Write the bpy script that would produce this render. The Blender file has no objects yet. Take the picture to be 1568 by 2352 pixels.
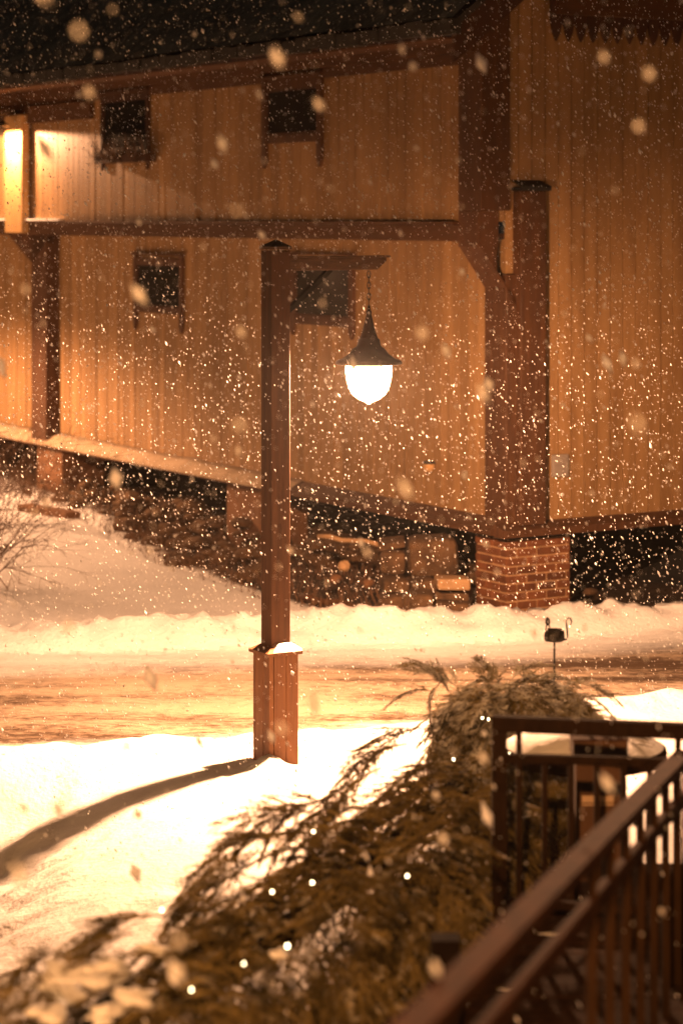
import bpy, math, random
import numpy as np
from mathutils import Vector, Matrix

random.seed(7)
rng = np.random.default_rng(7)
S = bpy.context.scene
COL = S.collection

# ------------------------------------------------------------------ camera
F = 5553.0            # focal length in reference pixels (1568 x 2352 frame, 85 mm on 36 mm)
H = 3.45              # eye height above the snow at the lamp post
cam_d = bpy.data.cameras.new("camera")
cam = bpy.data.objects.new("camera", cam_d); COL.objects.link(cam)
cam.location = (0, 0, H); cam.rotation_euler = (math.radians(90), 0, 0)
cam_d.lens = 85; cam_d.sensor_fit = 'VERTICAL'; cam_d.sensor_height = 36; cam_d.sensor_width = 24
cam_d.shift_y = -676 / 2352
cam_d.clip_start = 0.1; cam_d.clip_end = 600
cam_d.dof.use_dof = True; cam_d.dof.focus_distance = 15.2; cam_d.dof.aperture_fstop = 1.9
S.camera = cam

# ------------------------------------------------------------------ night sky
W = bpy.data.worlds.new("World"); S.world = W; W.use_nodes = True
bg = W.node_tree.nodes["Background"]
bg.inputs[0].default_value = (0.92, 1.0, 0.88, 1); bg.inputs[1].default_value = 0.007

SODIUM = (1.0, 0.49, 0.24)
LANTERN_STRENGTH = 300
WARM = (1.0, 0.44, 0.15)
def lamp(name, kind, loc, power, radius, target=None, spot=150, blend=.15, colour=SODIUM):
    d = bpy.data.lights.new(name, kind); d.energy = power; d.color = colour
    d.shadow_soft_size = radius
    if kind == 'SPOT': d.spot_size = math.radians(spot); d.spot_blend = blend
    o = bpy.data.objects.new(name, d); COL.objects.link(o); o.location = loc
    if target is not None:
        o.rotation_euler = (Vector(target) - Vector(loc)).to_track_quat('-Z', 'Y').to_euler()
    return o
YARD_LAMP = (-7.5, 28.4, 3.15)
lamp("yard_light", 'SPOT', YARD_LAMP, 3900, .05, (-7.5, 28.4, 0), spot=158, blend=.3)
LEFT_FILL = (-3.3, 4.3, 2.25)
lamp("left_fill_light", 'POINT', LEFT_FILL, 320, .10, colour=WARM)  # added fill from the left for boughs and near flakes, no fixture
DOOR_LAMP = (-.5, -.9, 5.6)
lamp("porch_light", 'SPOT', DOOR_LAMP, 4200, .12, (.45, 6.6, .3), spot=50, blend=.6, colour=WARM)
LANTERN = (0.133, 15.654, 2.478)      # bulb high inside the glass of the hanging lantern
lamp("lantern_light", 'POINT', LANTERN, 6600, .04)

S.view_settings.view_transform = 'Standard'; S.view_settings.look = 'None'
S.view_settings.exposure = 0.0; S.view_settings.gamma = 1.0
S.cycles.use_denoising = True
S.cycles.use_adaptive_sampling = False
S.cycles.max_bounces = 6; S.cycles.diffuse_bounces = 2; S.cycles.glossy_bounces = 2
S.cycles.transmission_bounces = 2; S.cycles.transparent_max_bounces = 4
S.cycles.sample_clamp_indirect = 2.0; S.cycles.sample_clamp_direct = 14.0

# ------------------------------------------------------------------ helpers
def P(u, v, Y):
    return Vector(((u - 784) / F * Y, Y, H - (v - 500) / F * Y))
def PG(u, v, z=0.0):
    return P(u, v, (H - z) * F / (v - 500))

def mat(name, c1, c2=None, scale=4.0, stretch=(1, 1, 1), bump=.3, rough=.75, island=0.0, fine=0.0,
        spec=.3, coords='Object', metal=0.0, bscale=None, contrast=(.35, .65), dist=.01):
    m = bpy.data.materials.new(name); m.use_nodes = True
    nt = m.node_tree; N = nt.nodes; L = nt.links
    b = N['Principled BSDF']; b.inputs['Roughness'].default_value = rough
    b.inputs['Specular IOR Level'].default_value = spec; b.inputs['Metallic'].default_value = metal
    c2 = c2 or tuple(x * .7 for x in c1)
    tc = N.new('ShaderNodeTexCoord'); mp = N.new('ShaderNodeMapping'); mp.inputs['Scale'].default_value = stretch
    L.new(tc.outputs[coords], mp.inputs['Vector'])
    n1 = N.new('ShaderNodeTexNoise'); n1.inputs['Scale'].default_value = scale; n1.inputs['Detail'].default_value = 8
    n1.inputs['Roughness'].default_value = .65
    L.new(mp.outputs[0], n1.inputs['Vector'])
    r = N.new('ShaderNodeValToRGB'); r.color_ramp.elements[0].position = contrast[0]; r.color_ramp.elements[1].position = contrast[1]
    r.color_ramp.elements[0].color = (*c2, 1); r.color_ramp.elements[1].color = (*c1, 1)
    L.new(n1.outputs['Fac'], r.inputs[0])
    out = r.outputs[0]
    if island:
        g = N.new('ShaderNodeNewGeometry')
        mr = N.new('ShaderNodeMapRange'); mr.inputs['To Min'].default_value = 1 - island; mr.inputs['To Max'].default_value = 1 + island * .5
        L.new(g.outputs['Random Per Island'], mr.inputs['Value'])
        mx = N.new('ShaderNodeMix'); mx.data_type = 'RGBA'; mx.blend_type = 'MULTIPLY'; mx.inputs['Factor'].default_value = 1
        L.new(out, mx.inputs['A']); L.new(mr.outputs[0], mx.inputs['B']); out = mx.outputs['Result']
    L.new(out, b.inputs['Base Color'])
    if bump:
        n2 = N.new('ShaderNodeTexNoise'); n2.inputs['Scale'].default_value = bscale or scale * 3; n2.inputs['Detail'].default_value = 9
        L.new(mp.outputs[0], n2.inputs['Vector'])
        bp = N.new('ShaderNodeBump'); bp.inputs['Strength'].default_value = bump; bp.inputs['Distance'].default_value = dist
        L.new(n2.outputs['Fac'], bp.inputs['Height']); L.new(bp.outputs[0], b.inputs['Normal'])
    return m

M = {}
M['wall'] = mat('ochre_boards', (.265, .157, .068), (.175, .098, .039), 2.0, (4, 4, .35), .35, .7, island=.16)
M['trim'] = mat('red_brown_timber', (.072, .030, .0105), (.042, .017, .0065), 3, (6, 6, .6), .4, .7, island=.1)
M['trimh'] = mat('red_brown_beam', (.072, .030, .0105), (.045, .019, .007), 3, (1, .5, 6), .4, .7)
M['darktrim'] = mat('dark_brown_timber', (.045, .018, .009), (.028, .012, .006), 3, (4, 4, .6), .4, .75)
M['paletimber'] = mat('pale_painted_timber', (.42, .26, .11), (.34, .20, .08), 3, (5, 5, .6), .3, .7)
M['black'] = mat('flat_black', (.012, .012, .012), (.006, .006, .006), 5, bump=.2, rough=.8)
M['roof'] = mat('snow_dusted_roof', (.34, .36, .33), (.16, .17, .155), 1.5, (.6, 1, 1), .9, .85, dist=.05, bscale=9)
M['rooftile'] = mat('dark_roof_edge', (.03, .03, .028), (.015, .015, .014), 8, bump=.5)
M['glassdark'] = mat('dark_window_glass', (.016, .013, .009), (.009, .008, .007), 3, bump=0, rough=.12, spec=.5)
M['post'] = mat('weathered_post', (.085, .035, .0135), (.045, .018, .007), 3.2, (9, 9, .5), .6, .72, dist=.004)
M['post2'] = mat('post_boards', (.17, .073, .028), (.11, .045, .018), 3.2, (9, 9, .5), .5, .72, island=.15, dist=.004)
M['arm'] = mat('weathered_arm', (.11, .06, .035), (.06, .034, .02), 6, (1, 1, 5), .9, .8, dist=.006)
M['iron'] = mat('black_wrought_iron', (.022, .018, .015), (.010, .009, .008), 30, bump=.7, rough=.5, spec=.5, dist=.004)
M['hood'] = mat('dark_enamel_hood', (.05, .03, .02), (.022, .015, .011), 18, bump=.5, rough=.45, spec=.5, dist=.004)
M['snow'] = mat('fresh_snow', (.68, .68, .68), (.60, .60, .60), 1.2, bump=.55, rough=.65, spec=.25, bscale=26, dist=.02)
M['snowfine'] = mat('powder_snow', (.88, .88, .88), (.82, .82, .82), 6, bump=.6, rough=.65, spec=.25, bscale=60, dist=.01)
M['brick'] = mat('red_brick', (.15, .055, .021), (.085, .03, .013), 6, bump=.8, rough=.85, island=.35, dist=.008)
M['mortar'] = mat('snowy_mortar', (.40, .25, .14), (.28, .17, .09), 9, bump=.8, rough=.9, dist=.01)
M['pier'] = mat('rendered_pier', (.17, .085, .042), (.10, .05, .026), 4, bump=.8, rough=.9, dist=.02)
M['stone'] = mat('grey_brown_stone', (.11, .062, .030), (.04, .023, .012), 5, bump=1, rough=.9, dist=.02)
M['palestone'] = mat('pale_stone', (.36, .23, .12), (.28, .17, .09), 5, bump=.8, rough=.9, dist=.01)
M['earth'] = mat('dark_frozen_earth', (.05, .028, .014), (.010, .006, .004), 2.6, bump=1, rough=.95, dist=.08, bscale=14)
M['twig'] = mat('bare_twig', (.13, .07, .04), (.08, .045, .025), 10, bump=.3, rough=.8)
M['railing'] = mat('dark_railing_wood', (.028, .015, .008), (.015, .008, .0045), 4, (6, 6, 2), .7, .95, dist=.004, spec=.03)
M['hrail'] = mat('red_brown_handrail', (.075, .028, .010), (.034, .013, .005), 5, (4, 1, 4), .8, .9, dist=.004, spec=.06)
M['plank'] = mat('dark_plank', (.04, .02, .012), (.02, .011, .007), 4, (6, 6, .7), .7, .95, island=.3, dist=.005, spec=.03)
M['screen'] = mat('brown_screen_boards', (.040, .021, .010), (.022, .012, .006), 4, (6, 6, .7), .7, .95, island=.4, dist=.005, spec=.03)
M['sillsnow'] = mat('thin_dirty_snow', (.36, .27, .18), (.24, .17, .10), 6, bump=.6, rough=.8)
M['fence'] = mat('black_fence_wood', (.014, .009, .006), (.008, .005, .004), 6, bump=.5, rough=.95, spec=.02)
M['box'] = mat('brown_box_wood', (.12, .062, .033), (.09, .046, .025), 4, (3, 3, .7), .4, .7)
M['paper'] = mat('paper_notice', (.66, .48, .32), (.58, .42, .28), 8, bump=.1, rough=.8)
M['grey'] = mat('grey_vent_cover', (.24, .21, .18), (.19, .16, .14), 8, bump=.2, rough=.7)
M['wire'] = mat('green_black_cable', (.02, .02, .015), (.01, .01, .01), 8, bump=0, rough=.6)

def emis(name, col, strength):
    m = bpy.data.materials.new(name); m.use_nodes = True; b = m.node_tree.nodes['Principled BSDF']
    b.inputs['Base Color'].default_value = (.8, .6, .4, 1); b.inputs['Emission Color'].default_value = (*col, 1)
    b.inputs['Emission Strength'].default_value = strength; return m
M['glass'] = bpy.data.materials.new('glowing_lantern_glass'); M['glass'].use_nodes = True
_n = M['glass'].node_tree.nodes; _l = M['glass'].node_tree.links; _n.remove(_n['Principled BSDF'])
_e = _n.new('ShaderNodeEmission'); _e.inputs[0].default_value = (*SODIUM, 1); _e.inputs[1].default_value = LANTERN_STRENGTH
_t = _n.new('ShaderNodeBsdfTransparent'); _a = _n.new('ShaderNodeMixShader'); _a.inputs[0].default_value = .4
_l.new(_t.outputs[0], _a.inputs[1]); _l.new(_e.outputs[0], _a.inputs[2]); _l.new(_a.outputs[0], _n['Material Output'].inputs[0])
M['bulb'] = emis('fairy_bulb', (1, .80, .45), 26)
M['porchglass'] = emis('porch_lamp_glass', SODIUM, 30)

# road: packed snow streaked with grit along the driving direction
def road_mat():
    m = bpy.data.materials.new('gritty_packed_snow'); m.use_nodes = True
    nt = m.node_tree; N = nt.nodes; L = nt.links; b = N['Principled BSDF']; b.inputs['Roughness'].default_value = .8
    b.inputs['Specular IOR Level'].default_value = .2
    tc = N.new('ShaderNodeTexCoord')
    def noise(sc, st, det=8, rough=.6):
        mp = N.new('ShaderNodeMapping'); mp.inputs['Scale'].default_value = st
        mp.inputs['Rotation'].default_value = (0, 0, math.radians(-8)); L.new(tc.outputs['Object'], mp.inputs['Vector'])
        n = N.new('ShaderNodeTexNoise'); n.inputs['Scale'].default_value = sc; n.inputs['Detail'].default_value = det
        n.inputs['Roughness'].default_value = rough; L.new(mp.outputs[0], n.inputs['Vector']); return n.outputs['Fac']
    tracks = noise(1.0, (.12, 1.9, 1), 4, .5); grit = noise(15, (.55, 1.2, 1), 9, .82); pat = noise(.9, (.5, 1.1, 1), 3)
    add = N.new('ShaderNodeMath'); add.operation = 'MULTIPLY_ADD'; add.inputs[1].default_value = 1.1
    L.new(tracks, add.inputs[0])
    mu = N.new('ShaderNodeMath'); mu.operation = 'MULTIPLY'; mu.inputs[1].default_value = 1.25; L.new(grit, mu.inputs[0])
    L.new(mu.outputs[0], add.inputs[2])
    ad2 = N.new('ShaderNodeMath'); ad2.operation = 'ADD'; L.new(add.outputs[0], ad2.inputs[0])
    m3 = N.new('ShaderNodeMath'); m3.operation = 'MULTIPLY'; m3.inputs[1].default_value = .75; L.new(pat, m3.inputs[0])
    L.new(m3.outputs[0], ad2.inputs[1])
    r = N.new('ShaderNodeValToRGB'); e = r.color_ramp.elements
    e[0].position = .95; e[0].color = (.07, .042, .024, 1); e[1].position = 1.42; e[1].color = (.46, .36, .265, 1)
    mr = N.new('ShaderNodeMapRange'); mr.inputs['From Min'].default_value = 1.39; mr.inputs['From Max'].default_value = 1.68
    L.new(ad2.outputs[0], mr.inputs['Value'])
    e[0].position = 0; e[1].position = 1
    L.new(mr.outputs[0], r.inputs[0])
    at = N.new('ShaderNodeAttribute'); at.attribute_name = 'snowy'
    sb = N.new('ShaderNodeMath'); sb.operation = 'MULTIPLY_ADD'; sb.inputs[1].default_value = 1.6
    L.new(at.outputs['Fac'], sb.inputs[0]); g2 = N.new('ShaderNodeMath'); g2.operation = 'SUBTRACT'; g2.inputs[1].default_value = .75
    L.new(grit, g2.inputs[0]); L.new(g2.outputs[0], sb.inputs[2]); sb.use_clamp = True
    mx = N.new('ShaderNodeMix'); mx.data_type = 'RGBA'; L.new(sb.outputs[0], mx.inputs['Factor']); L.new(r.outputs[0], mx.inputs['A']); mx.inputs['B'].default_value = (.84, .84, .84, 1)
    L.new(mx.outputs['Result'], b.inputs['Base Color'])
    bp = N.new('ShaderNodeBump'); bp.inputs['Strength'].default_value = .9; bp.inputs['Distance'].default_value = .03
    L.new(ad2.outputs[0], bp.inputs['Height']); L.new(bp.outputs[0], b.inputs['Normal'])
    return m
M['road'] = road_mat()

def add_snowy(m):
    nt = m.node_tree; N = nt.nodes; L = nt.links; b = N['Principled BSDF']; src = b.inputs['Base Color'].links[0].from_socket
    at = N.new('ShaderNodeAttribute'); at.attribute_name = 'snowy'; tc = N.new('ShaderNodeTexCoord'); n = N.new('ShaderNodeTexNoise')
    n.inputs['Scale'].default_value = 5; n.inputs['Detail'].default_value = 8; n.inputs['Roughness'].default_value = .7; L.new(tc.outputs['Object'], n.inputs['Vector'])
    a = N.new('ShaderNodeMath'); a.operation = 'ADD'; L.new(at.outputs['Fac'], a.inputs[0]); L.new(n.outputs['Fac'], a.inputs[1])
    mr = N.new('ShaderNodeMapRange'); mr.inputs['From Min'].default_value = .78; mr.inputs['From Max'].default_value = 1.12; L.new(a.outputs[0], mr.inputs['Value'])
    mx = N.new('ShaderNodeMix'); mx.data_type = 'RGBA'; L.new(mr.outputs[0], mx.inputs['Factor']); L.new(src, mx.inputs['A']); mx.inputs['B'].default_value = (.82, .82, .82, 1)
    L.new(mx.outputs['Result'], b.inputs['Base Color'])
add_snowy(M['earth'])

def needle_mat(name, snow_lo, snow_hi):
    m = bpy.data.materials.new(name); m.use_nodes = True
    nt = m.node_tree; N = nt.nodes; L = nt.links; b = N['Principled BSDF']; b.inputs['Roughness'].default_value = .6
    b.inputs['Specular IOR Level'].default_value = .25
    tc = N.new('ShaderNodeTexCoord'); n = N.new('ShaderNodeTexNoise'); n.inputs['Scale'].default_value = 7; n.inputs['Detail'].default_value = 4
    L.new(tc.outputs['Object'], n.inputs['Vector'])
    r = N.new('ShaderNodeValToRGB'); e = r.color_ramp.elements
    e[0].position = .35; e[0].color = (.035, .028, .011, 1); e[1].position = .65; e[1].color = (.27, .205, .075, 1)
    L.new(n.outputs['Fac'], r.inputs[0])
    n2 = N.new('ShaderNodeTexNoise'); n2.inputs['Scale'].default_value = 16; n2.inputs['Detail'].default_value = 6
    L.new(tc.outputs['Object'], n2.inputs['Vector'])
    mr = N.new('ShaderNodeMapRange'); mr.inputs['From Min'].default_value = snow_lo; mr.inputs['From Max'].default_value = snow_hi
    L.new(n2.outputs['Fac'], mr.inputs['Value'])
    mx = N.new('ShaderNodeMix'); mx.data_type = 'RGBA'; L.new(mr.outputs[0], mx.inputs['Factor'])
    L.new(r.outputs[0], mx.inputs['A']); mx.inputs['B'].default_value = (.75, .75, .72, 1)
    L.new(mx.outputs['Result'], b.inputs['Base Color'])
    return m
M['needles'] = needle_mat('spruce_needles', .58, .80)
M['snowyneedles'] = needle_mat('frosted_spruce_needles', .42, .66)

def flake_mat():
    m = bpy.data.materials.new('snowflake'); m.use_nodes = True
    nt = m.node_tree; N = nt.nodes; L = nt.links
    for n in list(N): N.remove(n)
    o = N.new('ShaderNodeOutputMaterial'); d = N.new('ShaderNodeBsdfDiffuse'); t = N.new('ShaderNodeBsdfTranslucent'); x = N.new('ShaderNodeMixShader')
    d.inputs[0].default_value = (.95, .95, .95, 1); t.inputs[0].default_value = (.95, .95, .95, 1); x.inputs[0].default_value = .5
    L.new(d.outputs[0], x.inputs[1]); L.new(t.outputs[0], x.inputs[2]); L.new(x.outputs[0], o.inputs[0]); return m
M['flake'] = flake_mat()

class MB:
    def __init__(s): s.v = []; s.f = []; s.mi = []
    def add(s, vs, fs, mi=0):
        k = len(s.v); s.v += [tuple(p) for p in vs]
        for f in fs: s.f.append([i + k for i in f]); s.mi.append(mi)
    def box(s, x0, x1, y0, y1, z0, z1, mi=0, mtx=None, jit=0):
        vs = [Vector((x, y, z)) for x in (x0, x1) for y in (y0, y1) for z in (z0, z1)]
        if jit: vs = [p + Vector((random.uniform(-jit, jit), random.uniform(-jit, jit), random.uniform(-jit, jit))) for p in vs]
        if mtx: vs = [mtx @ p for p in vs]
        s.add(vs, [(0, 1, 3, 2), (4, 6, 7, 5), (0, 4, 5, 1), (2, 3, 7, 6), (0, 2, 6, 4), (1, 5, 7, 3)], mi)
    def beam(s, a, b, w, h, up=(0, 0, 1), mi=0):
        a = Vector(a); b = Vector(b); d = (b - a).normalized(); up = Vector(up)
        sx = d.cross(up).normalized(); sz = sx.cross(d).normalized()
        vs = []
        for p in (a, b):
            for i, j in ((-1, -1), (1, -1), (1, 1), (-1, 1)): vs.append(p + sx * i * w / 2 + sz * j * h / 2)
        s.add(vs, [(3, 2, 1, 0), (4, 5, 6, 7), (0, 1, 5, 4), (1, 2, 6, 5), (2, 3, 7, 6), (3, 0, 4, 7)], mi)
    def prism(s, poly, axis_pts, mi=0):
        """poly: list of 3D points (loop); axis_pts: offset vector"""
        n = len(poly); o = Vector(axis_pts)
        vs = [Vector(p) for p in poly] + [Vector(p) + o for p in poly]
        fs = [tuple(range(n))[::-1], tuple(range(n, 2 * n))] + [(i, (i + 1) % n, (i + 1) % n + n, i + n) for i in range(n)]
        s.add(vs, fs, mi)
    def tube(s, pts, r, n=6, mi=0, cap=True):
        pts = [Vector(p) for p in pts]; rs = r if isinstance(r, (list, tuple)) else [r] * len(pts)
        rings = []; vs = []
        ref = Vector((0, 0, 1))
        for i, p in enumerate(pts):
            d = (pts[min(i + 1, len(pts) - 1)] - pts[max(i - 1, 0)]).normalized()
            a = d.cross(ref)
            if a.length < .2: a = d.cross(Vector((1, 0, 0)))
            a.normalize(); b = d.cross(a)
            for k in range(n):
                t = 2 * math.pi * k / n; vs.append(p + (a * math.cos(t) + b * math.sin(t)) * rs[i])
        fs = [(i * n + k, i * n + (k + 1) % n, (i + 1) * n + (k + 1) % n, (i + 1) * n + k) for i in range(len(pts) - 1) for k in range(n)]
        if cap: fs += [tuple(range(n))[::-1], tuple(range((len(pts) - 1) * n, len(pts) * n))]
        s.add(vs, fs, mi)
    def lathe(s, prof, n=32, c=(0, 0, 0), mi=0):
        c = Vector(c); vs = []
        for r, z in prof:
            for k in range(n):
                t = 2 * math.pi * k / n; vs.append(c + Vector((r * math.cos(t), r * math.sin(t), z)))
        fs = [(i * n + k, i * n + (k + 1) % n, (i + 1) * n + (k + 1) % n, (i + 1) * n + k) for i in range(len(prof) - 1) for k in range(n)]
        s.add(vs, fs, mi)
    def build(s, name, mats, parent=None, smooth=False, bevel=0, loc=None):
        me = bpy.data.meshes.new(name); me.from_pydata(s.v, [], s.f)
        for m in (mats if isinstance(mats, (list, tuple)) else [mats]): me.materials.append(m)
        me.polygons.foreach_set('material_index', s.mi)
        if smooth: me.polygons.foreach_set('use_smooth', [True] * len(s.f))
        me.update()
        o = bpy.data.objects.new(name, me); COL.objects.link(o)
        if parent: o.parent = parent
        if loc is not None: o.location = loc
        if bevel:
            b = o.modifiers.new('bevel', 'BEVEL'); b.width = bevel; b.segments = 2; b.limit_method = 'ANGLE'
        return o

def npmesh(name, v, f, mats, parent=None, smooth=False):
    """v (n,3) f (m,k) numpy"""
    me = bpy.data.meshes.new(name); n, k = f.shape
    me.vertices.add(len(v)); me.vertices.foreach_set('co', np.ascontiguousarray(v, dtype=np.float32).ravel())
    me.loops.add(n * k); me.loops.foreach_set('vertex_index', np.ascontiguousarray(f, dtype=np.int32).ravel())
    me.polygons.add(n); me.polygons.foreach_set('loop_start', np.arange(0, n * k, k, dtype=np.int32))
    if smooth: me.polygons.foreach_set('use_smooth', np.ones(n, dtype=bool))
    for m in (mats if isinstance(mats, (list, tuple)) else [mats]): me.materials.append(m)
    me.update(calc_edges=True); me.validate()
    o = bpy.data.objects.new(name, me); COL.objects.link(o)
    if parent: o.parent = parent
    return o

def empty(name, loc, label, cat, group=None, rz=0):
    o = bpy.data.objects.new(name, None); COL.objects.link(o); o.location = loc; o.rotation_euler = (0, 0, rz)
    o.empty_display_size = .2
    return tag(o, label, cat, group)
def tag(o, label=None, cat=None, group=None, kind=None):
    if label: o['label'] = label
    if cat: o['category'] = cat
    if group: o['group'] = group
    if kind: o['kind'] = kind
    return o

# value noise in numpy
_tab = rng.random((256, 256))
def vn(x, y):
    xi = np.floor(x).astype(int); yi = np.floor(y).astype(int); fx = x - xi; fy = y - yi
    fx = fx * fx * (3 - 2 * fx); fy = fy * fy * (3 - 2 * fy)
    g = lambda a, b: _tab[a % 256, b % 256]
    return (g(xi, yi) * (1 - fx) + g(xi + 1, yi) * fx) * (1 - fy) + (g(xi, yi + 1) * (1 - fx) + g(xi + 1, yi + 1) * fx) * fy
def fbm(x, y, o=4):
    t = 0; a = .5
    for i in range(o): t = t + a * (vn(x * 2 ** i + 17 * i, y * 2 ** i + 5 * i) - .5); a *= .5
    return t
def sstep(a, b, x):
    t = np.clip((x - a) / (b - a), 0, 1); return t * t * (3 - 2 * t)

# ------------------------------------------------------------------ ground
def pts(lst, z=0.0):
    p = [PG(u, v, z) for u, v in lst]; return np.array([q.x for q in p]), np.array([q.y for q in p])
NX, NY = pts([(-600, 1745), (0, 1735), (250, 1722), (500, 1708), (784, 1690), (1100, 1645), (1568, 1598), (2200, 1560)])
FX, FY = pts([(-600, 1512), (0, 1500), (600, 1490), (900, 1482), (1200, 1470), (1568, 1440), (2400, 1400)], -.08)
TX, TY = pts([(-500, 1990), (-100, 1945), (0, 1930), (70, 1905), (130, 1885), (175, 1850), (230, 1832), (330, 1805), (430, 1785), (545, 1776), (640, 1776)], .02)
AX = np.array([-30, -5.2, -3.5, -2.9, -2.2, -.72, -.1, .58, 1.6, 3.5, 30.0]); AY = np.array([60, 31.5, 28.2, 27.0, 25.0, 21.95, 21.2, 20.85, 20.85, 21.3, 27.0])
def ground_h(x, y):
    n = fbm(x * .5, y * .5) * .10
    lump = fbm(x * 2.3 + 9, y * 2.3, 4); lump2 = fbm(x * 6 + 3, y * 6, 3)
    yn = np.interp(x, NX, NY) + .12 * fbm(x * 1.7, x * .3, 3) * 2
    yf = np.interp(x, FX, FY) + .3 * fbm(x * .8 + 4, x * .2, 3)
    h = n * .5
    # near field
    near = 1 - sstep(yn - .05, yn + .18, y)
    hn = n * .35 + .035 * lump + .006 * lump2
    d = y - (yn - .12)
    hn = hn + (.075 + .09 * lump + .05 * lump2) * np.exp(-(d / np.where(d > 0, .13, .30)) ** 2)
    # the verge falls away to the left of the post, so the post's shadow bends over it
    fall = np.interp(x, [-6, -3.2, -2.4, -2.07, -1.78, -1.5, -1.25, -1.0, -.6], [-.5, -.47, -.41, -.35, -.24, -.14, -.085, -.045, .0])
    hn = hn + fall * (1 + .40 * sstep(.7, 1.6, yn - y)) * sstep(.0, .75, yn - .1 - y) * (.9 + .35 * lump2)
    # snow blown up against the post
    hn = hn + .085 * np.exp(-(((x + .45) / .10) ** 2 + ((y - 15.12) / .12) ** 2))
    hn = hn - .02 * np.exp(-(((x + .18) / .16) ** 2 + ((y - 15.0) / .5) ** 2))
    # footprint-like dents
    for (u, v) in ((560, 1840), (420, 2010), (690, 1850), (330, 2050), (190, 2120), (60, 2100)):
        q = PG(u, v); hn = hn - .05 * np.exp(-(((x - q.x) / .10) ** 2 + ((y - q.y) / .13) ** 2))
    far = sstep(yf - .12, yf + .12, y)
    db = y - (yf + .38)
    w = np.where(db < 0, .22, .40)
    hf = n * .4 + .01 * lump + (.11 + .20 * lump + .22 * lump2) * np.exp(-(db / w) ** 2)
    hf = hf + .10 * sstep(23.5, 27, y) * (x < -1) * sstep(-1, -2.2, x) * 1.0
    road = -.085 + .06 * fbm(x * .22 + .1 * y, y * 2.4, 4) + .012 * lump2
    h = hn * near + hf * far + road * (1 - near) * (1 - far)
    return h
xs = np.concatenate([-np.geomspace(60, 7, 14), np.arange(-6.6, 6.6, .05), np.geomspace(7, 60, 14)])
ys = np.concatenate([np.linspace(-10, 8.4, 24), np.arange(8.6, 17.6, .035), np.arange(17.6, 22, .05), np.arange(22, 32, .1), np.geomspace(32.2, 90, 16)])
X, Yg = np.meshgrid(xs, ys); Z = ground_h(X, Yg)
nx, ny = len(xs), len(ys)
lineA = np.interp(X, AX, AY) + .55 * fbm(X * 1.2, Yg * 1.2, 4)
bare = (Yg > lineA)
Z = Z + bare * (.05 * fbm(X * 3, Yg * 3, 4) - .02) - .10 * bare * sstep(-.5, 1.0, X)
V = np.stack([X, Yg, Z], -1).reshape(-1, 3)
ii = (np.arange(ny - 1)[:, None] * nx + np.arange(nx - 1)[None, :]).ravel()
FA = np.stack([ii, ii + 1, ii + nx + 1, ii + nx], 1)
cx = V[FA].mean(1); ynf = np.interp(cx[:, 0], NX, NY) + .24 * fbm(cx[:, 0] * 1.7, cx[:, 0] * .3, 3); yff = np.interp(cx[:, 0], FX, FY) + .3 * fbm(cx[:, 0] * .8 + 4, cx[:, 0] * .2, 3)
isroad = (cx[:, 1] > ynf + .06) & (cx[:, 1] < yff - .04)
isbare = bare.ravel()[FA[:, 0]]
def sub(name, mask, m, label):
    f = FA[mask]; u, inv = np.unique(f, return_inverse=True)
    o = npmesh(name, V[u], inv.reshape(f.shape), m, smooth=True); o['kind'] = 'structure'
    x_, y_ = V[u][:, 0], V[u][:, 1]
    if name == 'road':
        a = np.interp(x_, NX, NY) + .24 * fbm(x_ * 1.7, x_ * .3, 3); c = np.interp(x_, FX, FY) + .3 * fbm(x_ * .8 + 4, x_ * .2, 3)
        s_ = np.clip(1 - (y_ - a - .05) / .9, 0, 1) * .85 + np.clip(1 - (c - .05 - y_) / 1.2, 0, 1)
    else: s_ = np.clip(1 - (y_ - np.interp(x_, AX, AY)) / np.interp(x_, [-3.2, -2.2, -.5, .6], [2.2, 1.3, .5, .15]), 0, 1)
    at = o.data.attributes.new('snowy', 'FLOAT', 'POINT'); at.data.foreach_set('value', s_.astype(np.float32)); return o
sub('road', isroad, M['road'], '')
sub('snow_ground', ~isroad & ~isbare, M['snow'], '')
sub('bare_ground', isbare & ~isroad, M['earth'], '')
b = MB(); b.box(-300, 300, -200, 400, -1.4, -1.2); tag(b.build('ground', M['snow']), kind='structure')

# ------------------------------------------------------------------ building
C0 = Vector(((1166 - 784) / F * 21.5, 21.5, 0))
ang = math.atan2(.512, .859)
d2 = Vector((math.cos(ang), math.sin(ang), 0)); d1 = Vector((-math.sin(ang), math.cos(ang), 0))
def LW(u, v, x=0.0):
    a = (u - 784) / F; Y = (x + C0.dot(d2)) / (a * d2.x + d2.y); p = P(u, v, Y)
    return (p - C0).dot(d1), p.z
def RW(u, v, y=0.0):
    a = (u - 784) / F; Y = (y + C0.dot(d1)) / (a * d1.x + d1.y); p = P(u, v, Y)
    return (p - C0).dot(d2), p.z
house = empty('timber_house', C0, 'ochre boarded timber house with red-brown corner posts standing on brick piers', 'building', rz=ang)
z_sb = LW(1150, 1228)[1]; z_st = LW(1128, 1193)[1]
z_mid0 = LW(1050, 553)[1]; z_mid1 = LW(1050, 509, -.3)[1]; z_fr = LW(1050, 150, -.3)[1]
z_ev = 5.06
LEN = 17.5; RLEN = 9.0; JX = -.3
print('levels', z_sb, z_st, z_mid0, z_mid1, z_fr)
def boards(mb, n0, n1, fn, z0, z1, w=.150, gap=.010, t=.022):
    s = n0
    while s < n1:
        fn(mb, s + gap / 2, min(s + w, n1) - gap / 2, z0, z1, t * random.uniform(.75, 1.15)); s += w
mb = MB()
boards(mb, .0, LEN, lambda m, a, c, z0, z1, t: m.box(-t, 0, a, c, z0, z1), z_st - .02, z_mid0 + .02)
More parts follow.
